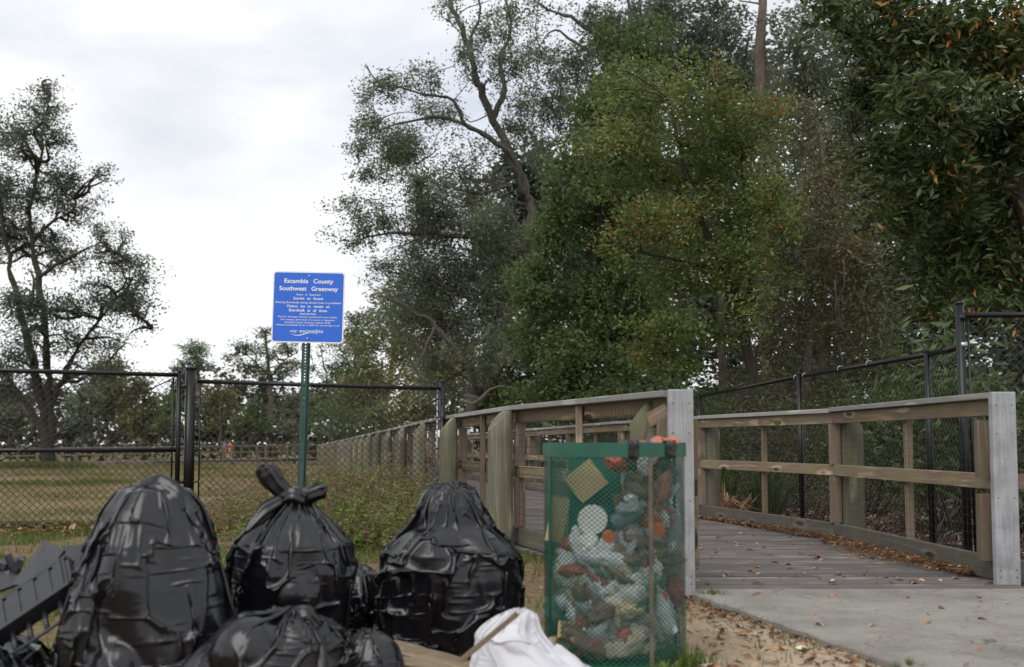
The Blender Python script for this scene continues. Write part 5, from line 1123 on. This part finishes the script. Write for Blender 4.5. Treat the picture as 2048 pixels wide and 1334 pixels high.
bag('tall black bag knotted on top with two film ears, before the sign post', -.825, 3.72, [(0, .03, 0), (.1, .18, 0), (.2, .22, .07), (.4, .24, .22), (.58, .25, .36), (.73, .225, .46), (.86, .13, .55), (.95, .045, .6), (1, .028, .625)], 7, neck=.75, flat=.9, lean=(.02, 0),
    flaps=[('knot', [(-.03, -.01, .61), (.02, -.03, .635), (.055, -.01, .62)], [.024, .032, .024], .024), ('ear', [(.01, -.01, .62), (-.035, -.02, .66), (-.075, -.02, .71), (-.095, -.02, .735), (-.098, -.02, .75)], [.02, .031, .035, .028, .01], .012), ('ear', [(.02, -.01, .63), (.07, -.01, .635), (.115, 0, .655), (.135, 0, .665)], [.02, .024, .028, .008], .012), ('pleat', [(-.02, -.03, .62), (-.08, -.06, .58), (-.14, -.1, .50)], [.02, .028, .004], .01)])
bag('wide slumped black bag with a lumpy crown, left of the green bin', -.248, 3.98, [(0, .03, 0), (.1, .23, 0), (.2, .275, .06), (.36, .305, .17), (.5, .318, .30), (.62, .30, .40), (.72, .225, .465), (.8, .165, .50), (.89, .145, .57), (.96, .11, .635), (1, .03, .665)], 11, neck=.5, flat=.9, lean=(.0, 0), growv=1.10)
bag('low black bag lying in front, gathered at its right end', -.80, 3.20, [(0, .03, 0), (.12, .26, 0), (.25, .30, .04), (.45, .28, .13), (.65, .22, .21), (.82, .12, .265), (.94, .04, .285), (1, .02, .30)], 13, neck=.85, flat=.75, lean=(.12, -.04), nv=120,
    flaps=[('knot', [(.10, -.05, .28), (.16, -.06, .29), (.20, -.05, .25)], [.02, .03, .012], .015), ('pleat', [(.13, -.05, .29), (.2, -.1, .2), (.23, -.14, .1)], [.015, .03, .01], .01)])
bag('small crumpled black bag wedged behind, between the knotted and the wide one', -.63, 4.15, [(0, .03, 0), (.12, .13, 0), (.3, .16, .08), (.6, .14, .2), (.85, .08, .29), (1, .02, .32)], 17, nu=120, nv=90, lumps=2, lr=(.05, .08), iters=(110, 50))
bag('small black bag on the ground at the right foot of the front bag', -.47, 3.32, [(0, .03, 0), (.12, .10, 0), (.3, .13, .05), (.6, .115, .12), (.85, .06, .19), (1, .02, .21)], 19, nu=120, nv=90, lumps=2, lr=(.05, .08), iters=(110, 50))
bag('flat black bag in the shade under the plastic tray at the left edge', -1.86, 3.42, [(0, .03, 0), (.12, .26, 0), (.3, .30, .05), (.6, .26, .12), (.85, .14, .17), (1, .03, .19)], 23, nu=140, nv=100, iters=(110, 40), grow=1.15)
bag('crumpled white carrier bag slumped against the foot of the green bin', .035, 3.40, [(0, .03, 0), (.12, .21, 0), (.25, .225, .03), (.42, .19, .075), (.6, .14, .13), (.78, .10, .19), (.92, .07, .24), (1, .015, .262)], 29, mat=WHT, name='white_bag', nu=160, nv=120, neck=.6, flat=.75, lean=(-.02, .02), lumps=1, lr=(.04, .05), growv=1.22, slump=1,
    flaps=[('corner', [(.08, 0, .1), (.15, -.02, .05), (.2, -.03, .02), (.235, -.03, .01)], [.05, .05, .035, .008], .03)], sn=.05, iters=(130, 70), grow=1.34, press=.00006)

# ------------------------------------------------------------------ black plastic tray and panels at the left edge
PLS = simple('dark_grey_plastic', (0.028, 0.029, 0.034), .42, var=.25, scale=20)
def frame3(o_, ux, uy):
    ux = Vector(ux).normalized(); uy = Vector(uy); uy = (uy - ux * uy.dot(ux)).normalized(); m = Matrix((ux, uy, ux.cross(uy))).transposed(); return m
Y0 = 3.42; A0 = P(-30, 1262, Y0); B0 = P(130, 1155, Y0)
Mt = frame3(A0, B0 - A0, P(60, 1225, Y0 - .06) - P(10, 1160, Y0 + .06))
T = thing('plastic_tray', 'dark grey ribbed plastic tray tipped up at the left edge, its slats and rods showing', 'tray', tuple(P(-40, 1280, Y0)))
tb_ = Vector(T.location)
def tp(u, v, w): return A0 + Mt @ Vector((u, v, w)) - tb_
def tbox(name, u, v, w, d, parent=T): return link(name, MB().box(tp(u, v, w), d, Mt).mesh(name), PLS, parent)
Lt = (B0 - A0).length
for i in range(7):
    u = -.05 + i * .062; tbox('slat', u, 0.0, 0, (.047, .12, .05)); tbox('groove', u + .031, 0.005, -.012, (.014, .10, .02))
tbox('side_rail', Lt / 2 - .02, .062, 0, (Lt + .1, .014, .07)); tbox('side_rail', Lt / 2 - .02, -.062, 0, (Lt + .1, .012, .05))
for i in range(6): 
    a = tp(-.03 + i * .062, .07, .01); b = tp(-.03 + i * .062, .145, .01); link('rod', MB().tube([a, b], .009, 8).mesh('rod', True), PLS, T)
link('lower_rail', MB().tube([tp(-.1, .15, .01), tp(Lt + .03, .15, .01)], .006, 8).mesh('lower_rail', True), PLS, T)
tbox('end_plate', Lt + .005, .0, .0, (.012, .13, .06))
def slabthing(label, pts, th, Yd):
    """folded plastic panel through pixel corners, real thickness"""
    q = [P(x, y, Yd + d) for x, y, d in pts]; n_ = (q[1] - q[0]).cross(q[2] - q[0]).normalized() * th; b0 = q[0]
    vs = [v - b0 for v in q] + [v - b0 + n_ for v in q]; k = len(q)
    m = bpy.data.meshes.new('plastic_panel'); m.from_pydata([tuple(v) for v in vs], [], [tuple(range(k)), tuple(range(k, 2 * k))[::-1]] + [(i, (i + 1) % k, k + (i + 1) % k, k + i) for i in range(k)]); m.update()
    o = link('plastic_sheet', m, PLS, None, b0); tag(o, label, 'plastic sheet'); return o
slabthing('grey plastic panel leaning up behind the ribbed tray, its top corner highest', [(22, 1170, 0), (90, 1079, .1), (128, 1100, .02), (98, 1140, -.02), (60, 1168, -.04)], .012, 3.55)
slabthing('grey plastic panel lying behind the biggest bag, right of the leaning one', [(104, 1140, 0), (122, 1094, .1), (175, 1086, .12), (175, 1150, 0)], .012, 3.62)
slabthing('dark plastic panel lowest at the left edge, behind the ribbed tray', [(-30, 1190, 0), (-20, 1118, .12), (50, 1112, .15), (30, 1170, .05)], .012, 3.66)
p = P(80, 1090, 3.7); q = P(60, 1078, 3.75)
T = thing('plastic_offcuts', 'jumble of black plastic bits at the left edge beside the leaning panel', 'plastic scraps', tuple(P(5, 1150, 3.7)))
for i, (x, y) in enumerate([(0, 1130), (20, 1122), (36, 1130), (8, 1150)]): 
    rr = Matrix.Rotation(i * .9 + .3, 3, 'Y') @ Matrix.Rotation(i * .7, 3, 'X'); link('scrap', MB().box(P(x, y, 3.75) - Vector(T.location), (.05, .02, .022), rr).mesh('scrap'), PLS, T)

# dried frond and stick in front
FRD = wood('dry_palm_sheath', (0.12, 0.085, 0.055), (0.33, 0.25, 0.17), (0.5, 0.42, 0.31), green=.1, knots=False, grain=60)
T = thing('dry_palm_frond', 'dry tan palm frond with split strips lying in front of the bags', 'palm frond', (P(860, 1310, 3.45).x, 3.45, 0)); tb_ = Vector(T.location)
rg = random.Random(6)
for i in range(16):
    x0 = P(rg.uniform(712, 760), 1300, 3.45).x - tb_.x; x1 = P(rg.uniform(900, 965), 1300, 3.45).x - tb_.x; y0 = rg.uniform(-.13, .16); z0 = .03 + .012 * (i % 5) + rg.uniform(0, .03)
    n = 9; vs = []; fs = []; w = rg.uniform(.011, .026); hump = rg.uniform(.0, .012)
    for j in range(n):
        s = j / (n - 1); c = Vector((x0 + (x1 - x0) * s, y0 * (1 - .8 * s), .012 + (z0 + .035 * (i % 4) / 4) * (1 - s) * .9 + .03 * s + hump * math.sin(PI * s) + .002 * math.sin(9 * s + i))); ww = w * (.5 + math.sin(PI * min(1, s * .9 + .1)) * .8)
        vs += [c + Vector((0, -ww, -.004)), c + Vector((0, ww * .1, .004)), c + Vector((0, ww * 1.1, ww * (.5 if i % 2 else -.3))), c + Vector((0, 0, .001))]
    for j in range(n - 1):
        for k in range(4): fs.append((j * 4 + k, (j + 1) * 4 + k, (j + 1) * 4 + (k + 1) % 4, j * 4 + (k + 1) % 4))
    m = bpy.data.meshes.new('strip'); m.from_pydata([tuple(v) for v in vs], [], fs); m.update()
    link('strip', m, FRD, T)
o = link('flat_stick', board_mesh('flat_stick', .235, .012, .017, .002), M['pale'], None); a = P(935, 1308, 3.24); b = P(1022, 1240, 3.20); d = (b - a).normalized(); o.location = (a + b) / 2; o.rotation_euler = (0, -math.atan2(d.z, d.x), 0)
tag(o, 'tan flat stick slanting up across the white carrier bag', 'stick')

# ------------------------------------------------------------------ green mesh bin
CX, CY, CR = .392, 3.85, .268
BG = simple('green_bin_enamel', (0.013, 0.088, 0.058), .4, var=.2, scale=10)
T = thing('litter_bin', 'green round expanded metal litter bin full of rubbish, in front of the boardwalk entrance', 'bin', (CX, CY, gz(CX, CY)))
def ring(name, r, z0, z1, th, par, n=72):
    vs = []; fs = []
    for i in range(n):
        a = 2 * PI * i / n; c, s = math.cos(a), math.sin(a); vs += [(c * (r + th), s * (r + th), z0), (c * (r + th), s * (r + th), z1), (c * r, s * r, z1), (c * r, s * r, z0)]
    for i in range(n):
        for k in range(4): fs.append((i * 4 + k, ((i + 1) % n) * 4 + k, ((i + 1) % n) * 4 + (k + 1) % 4, i * 4 + (k + 1) % 4))
    m = bpy.data.meshes.new(name); m.from_pydata(vs, [], fs); m.update()
    for p in m.polygons: p.use_smooth = False
    return link(name, m, BG, par)
ring('rim', CR + .001, .775, .828, .006, T); ring('base_band', CR - .001, .0, .035, .006, T)
link('base_plate', MB().tube([(0, 0, .03), (0, 0, .034)], CR - .004, 48).mesh('base_plate'), BG, T)
ncol, nrow = 78, 88; V = []; Fc = []; hw = .0011
z0_, z1_ = .033, .778; dzr = (z1_ - z0_) / nrow
def nd(i, j): a = 2 * PI * (i + (.5 if j % 2 else 0)) / ncol; return np.array([math.cos(a) * CR, math.sin(a) * CR, z0_ + j * dzr])
for j in range(nrow):
    for i in range(ncol):
        for di in ((0, -1) if j % 2 == 0 else (0, 1)):
            a = nd(i, j); b = nd(i + di, j + 1); d = b - a; d /= np.linalg.norm(d); nr = a.copy(); nr[2] = 0; nr /= np.linalg.norm(nr); s = np.cross(d, nr) * hw; w = nr * .0012
            q = len(V); V += [a - s - w * 0 + w, a + s + w, b + s + w, b - s + w, a - s - w, a + s - w, b + s - w, b - s - w]; Fc += [(q, q + 1, q + 2, q + 3), (q + 7, q + 6, q + 5, q + 4)]
TRI[0] += len(Fc) * 2
o = link('mesh_wall', mesh_np('mesh_wall', V, Fc), BG, T); tag(o, kind='stuff')
for ang in (-1.17, .4, 1.97, 3.54):
    c, s = math.cos(ang), math.sin(ang); link('upright_strap', MB().box((c * (CR + .004), s * (CR + .004), .4), (.004, .017, .78), Matrix.Rotation(ang, 3, 'Z')).mesh('upright_strap'), simple('worn_strap', (0.10, 0.085, 0.06), .6, var=.5, scale=8) if ang == -1.17 else BG, T)

# contents
def cp(px, py, d, r=.02):
    while d > 0 and math.hypot(P(px, py, CY - d).x - CX, d) > CR - .012 - r: d -= .004
    p = P(px, py, CY - d); lim = math.sqrt(max(0, (CR - .012 - r) ** 2 - d * d)); p.x = min(max(p.x, CX - lim), CX + lim); return p
CARD = simple('cardboard', (0.42, 0.32, 0.17), .85, var=.12, scale=6)
def quad_box(name, label, cat, px, py, d, w, h, th, rot, mat, tiltx=0, rz=0):
    o = link(name, board_mesh(name, w, th, h, min(.002, th * .2)), mat, None, cp(px, py, d), (tiltx, rot, rz)); tag(o, label, cat); return o
quad_box('cardboard_sheet', 'tan square of cardboard standing on its corner high in the left of the bin', 'cardboard', 1172, 962, .08, .125, .115, .006, math.radians(-38), CARD)
quad_box('cardboard_sheet', 'tan narrow cardboard flap upright at the left side of the bin', 'cardboard', 1115, 1040, .1, .07, .165, .005, math.radians(12), CARD, 0, .4)
quad_box('cardboard_sheet', 'tan bent piece of cardboard flat near the bottom of the bin', 'cardboard', 1170, 1262, .15, .2, .06, .02, math.radians(4), CARD)
quad_box('green_panel', 'dark green plastic sheet standing behind the white plate in the bin', 'plastic sheet', 1190, 1000, .02, .2, .34, .004, 0.0, simple('dark_green_plastic', (0.012, 0.09, 0.065), .5))
wp = simple('white_foam', (0.75, 0.77, 0.76), .6, var=.05)
o = link('paper_plate', MB().tube([(0, 0, 0), (0, -.004, 0), (0, -.012, 0)], [.035, .042, .055], 28).mesh('paper_plate', False), wp, None, cp(1184, 1038, .17), (.1, 0, .1)); tag(o, 'round white paper plate facing out in the middle left of the bin', 'plate')
def blob(name, label, cat, px, py, d, r, seed, col, sx=1, sy=.6, sz=1, rough=.5, trans=0, sub=4, rot=0, amp=.42, bmp=0):
    mt = plastic(name + '_film', col, rough, trans) if trans else simple(name + '_paper', col, rough, var=.3, scale=30)
    o = link(name, crumple_blob(name, r, seed, sx, sy, sz, sub=sub, amp=amp), mt, None, cp(px, py, d, r * max(sx, sy) * 1.2), (0, rot, 0)); tag(o, label, cat); return o
blob('crumpled_paper', 'white crumpled paper just below the paper plate in the bin', 'paper', 1178, 1088, .18, .026, 1, (.72, .74, .7), sz=1.1)
blob('crumpled_paper', 'white torn paper right of and below the crumpled one under the plate', 'paper', 1206, 1106, .19, .022, 2, (.75, .76, .66), sx=1.3, sz=.7, rot=.5)
blob('crumpled_bag', 'white balled bag with a yellow-green print at the left middle of the bin', 'plastic bag', 1145, 1143, .2, .052, 3, (.7, .76, .6), trans=.2)
blob('crumpled_bag', 'large white balled bag in the centre of the bin', 'plastic bag', 1232, 1165, .2, .062, 4, (.72, .73, .8), trans=.2, sx=1.1)
blob('crumpled_bag', 'white balled bag right of centre, below the orange cap', 'plastic bag', 1290, 1130, .19, .05, 5, (.7, .7, .74), trans=.2, sz=1.2)
blob('crumpled_bag', 'greyish clear bag heaped at the lower right of the bin', 'plastic bag', 1298, 1240, .15, .075, 6, (.5, .48, .5), trans=.35, sz=1.1, amp=.4)
blob('crumpled_bag', 'greenish clear bag at the lower left of the bin', 'plastic bag', 1150, 1225, .14, .075, 7, (.33, .42, .38), trans=.35, sx=1.2, sz=.9, amp=.4)
blob('crumpled_wrapper', 'beige and brown food wrapper below the centre of the bin', 'wrapper', 1255, 1216, .21, .034, 8, (.5, .4, .27), sx=1.3, sz=.8)
blob('crumpled_wrapper', 'olive paper sack crushed flat at the bottom centre of the bin', 'wrapper', 1215, 1275, .15, .08, 9, (.2, .2, .12), sx=1.3, sz=.45)
LINER = 1
blob('crumpled_wrapper', 'magenta-red wrapper low at the right side of the bin', 'wrapper', 1352, 1180, .1, .045, 11, (.38, .05, .09), sx=.7, sz=1.2)
blob('crumpled_bag', 'pale grey bag along the right wall of the bin', 'plastic bag', 1350, 1080, .08, .06, 12, (.45, .43, .46), trans=.3, sx=.7, sz=1.7, amp=.35)
blob('crumpled_bag', 'lilac-grey balled bag between the two orange caps', 'plastic bag', 1262, 1085, .17, .045, 13, (.42, .38, .45), trans=.3, sz=1.3)
blob('crumpled_wrapper', 'dark red wrapper under the rim in the upper right of the bin', 'wrapper', 1265, 925, .2, .05, 14, (.42, .06, .035), sx=1.4, sz=.6)
blob('crumpled_wrapper', 'dull red strip of film slanting down the right of the bin', 'wrapper', 1318, 985, .19, .05, 15, (.33, .12, .09), sx=.5, sz=1.5, rot=.35)
blob('crumpled_paper', 'white scrunched tissue under the rim, right of centre', 'paper', 1288, 918, .21, .024, 16, (.7, .72, .7), sx=1.5, sz=.7)
for i, (x, y, d, c) in enumerate([(1217, 1072, .2, 'left'), (1315, 1058, .2, 'right')]):
    o = link('bottle_cap', MB().tube([(0, 0, 0), (0, -.012, 0), (0, -.015, 0)], [.024 + .004 * i, .024 + .004 * i, .02], 20).mesh('bottle_cap', False), simple('orange_plastic', (0.6, 0.13, 0.045), .5, var=.08), None, cp(x, y, d), (.2, 0, .2)); tag(o, 'round orange cup lid on the %s side of the bin' % c, 'lid')
bl = simple('pale_green_bottle', (0.25, 0.42, 0.36), .25, var=.15)
def bottle(label, px, py, d, h, r, rot, mat, cap):
    T_ = thing('plastic_bottle', label, 'bottle', tuple(cp(px, py, d, max(r, h * .52 * abs(math.sin(rot[1]))))), None, rot); pr = [(0, r * .8), (.03, r), (.25, r * .97), (.28, r * .9), (.32, r * .98), (.6, r), (.75, r * .8), (.86, r * .4), (.9, r * .32), (.95, r * .32)]
    m = MB().tube([(0, 0, (a - .5) * h) for a, _ in pr], [b_ for _, b_ in pr], 16).mesh('body', True); link('body', m, mat, T_); link('cap', MB().tube([(0, 0, .44 * h), (0, 0, .52 * h)], r * .42, 12).mesh('cap'), cap, T_)
wcap = simple('white_cap', (.7, .7, .72), .5)
clr = simple('clear_bottle', (.45, .5, .52), .15, var=.2)
bottle('pale green bottle upright right of the big white bag in the bin', 1287, 1172, .18, .16, .026, (0, .15, 0), bl, wcap)
bottle('clear bottle lying near the bottom left of the bin', 1160, 1190, .19, .19, .03, (0, 1.2, .2), clr, wcap)
bottle('clear crushed bottle standing in the lower centre of the bin', 1215, 1225, .17, .18, .028, (0, .5, 0), clr, wcap)
bottle('clear bottle leaning at the lower right of the bin', 1325, 1215, .16, .2, .03, (0, -.3, 0), clr, simple('blue_cap', (.05, .15, .4), .5))
o = link('drink_can', MB().tube([(0, 0, -.06), (0, 0, -.055), (0, 0, .052), (0, 0, .06)], [.026, .032, .032, .027], 18).mesh('drink_can', True), simple('teal_can', (.16, .24, .25), .4, .3, var=.1), None, cp(1255, 1030, .19), (.3, .9, 0)); tag(o, 'teal drink can tipped sideways in the upper middle of the bin', 'can')
rg = random.Random(9)
cols = [(.66, .66, .7), (.3, .3, .34), (.5, .43, .34), (.2, .12, .09), (.66, .68, .66), (.16, .2, .19), (.42, .10, .08)]
mats_s = [plastic('scrap_film', c, .4, .2) for c in cols]
meshes_s = [crumple_blob('small_rubbish', .034, 60 + k, sy=.7, sx=1 + .25 * k, sub=3, amp=.55, fr=7) for k in range(4)]
for i in range(150):
    a = rg.uniform(-2.6, -.3); hi = math.cos(a) > .12 and i % 2; rr = CR - (rg.uniform(.05, .06) if hi else rg.uniform(.06, .13)); z = rg.uniform(.36, .74) if hi else rg.uniform(.06, .42)
    o = link('small_rubbish', meshes_s[i % 4].copy(), mats_s[ci := (rg.choice([1, 3, 3, 6, 6, 0]) if hi else rg.randrange(7))], None, (CX + math.cos(a) * rr, CY + math.sin(a) * rr, z), (rg.uniform(0, 6), rg.uniform(0, 6), 0)); s = rg.uniform(.5, 1.2) if not hi else rg.uniform(.4, .8); o.scale = (s, s * .8, s)
    tag(o, 'small crumpled %s scrap in the %s %s of the green bin' % (['white', 'dark grey', 'tan', 'dark brown', 'off-white', 'grey-green', 'dull red'][ci], 'bottom' if z < .2 else 'lower' if z < .4 else 'upper', 'left' if math.cos(a) < -.3 else 'middle' if math.cos(a) < .3 else 'right'), 'rubbish', 'small scraps filling the green bin')
for nm, lab, px_, py_, d_, w_, h_, r_, c_ in [
    ('food_box', 'dark maroon flattened food box upright under the rim in the right of the bin', 1262, 975, .17, .07, .15, .1, (.16, .035, .03)),
    ('food_box', 'brick-red strip of card slanting across the upper right of the bin', 1318, 968, .15, .035, .17, .45, (.42, .07, .045)),
    ('food_box', 'brown crushed card box in the upper middle of the bin', 1244, 1020, .16, .05, .12, -.15, (.13, .075, .05)),
    ('food_box', 'red and white crushed cup sleeve low on the right of the bin', 1322, 1200, .17, .04, .06, .3, (.5, .08, .08)),
    ('cardboard_sheet', 'torn tan cardboard lying under the cans near the bottom left of the bin', 1140, 1285, .14, .15, .05, -.1, (.34, .27, .16)),
    ('food_box', 'pale printed carton crushed in the lower middle of the bin', 1225, 1195, .21, .07, .05, .5, (.6, .55, .48))]:
    quad_box(nm, lab, 'box' if nm == 'food_box' else 'cardboard', px_, py_, d_, w_, h_, .008, r_, simple(nm, c_, .7, var=.5, scale=40), .1, -.15)
lm_, t, b = newmat('reddish_liner'); n_ = tex(t, scale=9, detail=6, rough=.65, dist=.8); r_ = ramp(t, [(.32, (.05, .035, .045)), (.45, (.17, .065, .055)), (.55, (.12, .09, .10)), (.66, (.34, .30, .32)), (.75, (.5, .46, .48))]); t.links.new(n_.outputs[0], r_.inputs[0]); t.links.new(r_.outputs[0], b.inputs['Base Color']); b.inputs['Roughness'].default_value = .4
def liner(u, v):
    a = -1.52 + 2.3 * u; rr = CR - .075 + .028 * noise.noise(Vector((math.cos(a) * 7, math.sin(a) * 7, v * 6))) + .014 * noise.noise(Vector((math.cos(a) * 19, math.sin(a) * 19, v * 14))) + .045 * max(0, v - .9) * 10 * .1
    return Vector((CX + math.cos(a) * rr, CY + math.sin(a) * rr, .22 + .60 * v + .02 * noise.noise(Vector((a * 3, 0, 1)))))
# orange film and dark tie on the rim
ORG = simple('orange_brown_cloth', (0.42, 0.12, 0.05), .7, var=.35, scale=14)
zr = .828 + gz(CX, CY)
def sheet(name, label, cat, f, nu, nv, mat, th=.003):
    vs = [f(i / nu, j / nv) for j in range(nv + 1) for i in range(nu + 1)]; fs = [(j * (nu + 1) + i, j * (nu + 1) + i + 1, (j + 1) * (nu + 1) + i + 1, (j + 1) * (nu + 1) + i) for j in range(nv) for i in range(nu)]
    m = bpy.data.meshes.new(name); m.from_pydata([tuple(v) for v in vs], [], fs); m.update()
    for p in m.polygons: p.use_smooth = True
    o = link(name, m, mat); md = o.modifiers.new('t', 'SOLIDIFY'); md.thickness = th; tag(o, label, cat); return o
sheet('orange_cloth', 'orange-brown crumpled cloth poking out over the rim of the bin', 'cloth', lambda u, v: Vector((CX + .01 + .215 * u + .02 * v, CY - .18 + .16 * v, zr - .03 + .05 * math.sin(min(1, u * 1.15) * 1.9) * (.55 + .45 * v) + .012 * noise.noise(Vector((u * 5, v * 5, 1))) + .006 * math.sin(u * 14) * (1 - v))), 20, 10, ORG)
sheet('bin_liner', 'mottled reddish-brown bin liner bunched inside the right half of the bin', 'bin liner', liner, 70, 60, lm_, .0015)
def rimwrap(label, a0, a1):
    def f(u, v):
        a = a0 + (a1 - a0) * u; s = v * 3; off = (.014 if s < 1 else .0) ; rr = CR + .012 + .004 * noise.noise(Vector((u * 6, v * 6, a0)))
        if s > 2: rr = CR - .012
        elif s > 1: rr = CR + .012 - .024 * (s - 1)
        z = zr - (.055 + .02 * noise.noise(Vector((u * 3, a0, 2)))) * (1 - s) + .005 * s if s < 1 else zr + .006 + .004 * math.sin(u * 9) if s < 2 else zr - .1 * (s - 2)
        return Vector((CX + math.cos(a) * rr, CY + math.sin(a) * rr, z))
    return sheet('film_tie', label, 'film', f, 8, 15, BLK, .002)
rimwrap('black film wrapped over the bin rim near its middle', -1.48, -1.34); rimwrap('black film wrapped over the bin rim at its right side', -.92, -.72)
# litter on the sand
for i, (px_, py_, c, lab) in enumerate([(1415, 1318, (.62, .5, .4), 'white and orange scrap of paper on the sand right of the bin'), (1600, 1285, (.7, .65, .45), 'pale yellowish scrap beside the edge of the concrete'), (1432, 1322, (.6, .25, .1), 'orange scrap of paper on the sand beside the paler one'), (1560, 1285, (.5, .3, .12), 'small brown scrap on the sand by the concrete edge')]):
    Yp = .81 * F / (py_ - 885); m = crumple_blob('litter_scrap', .016, 90 + i, 1.6, 1.1, .35, sub=2); o = link('litter_scrap', m, simple('litter_scrap', c, .8), None, (P(px_, py_, Yp).x, Yp, gz(P(px_, py_, Yp).x, Yp) + .006), (0, 0, i)); tag(o, lab, 'litter')
print('TRIS', TRI[0])
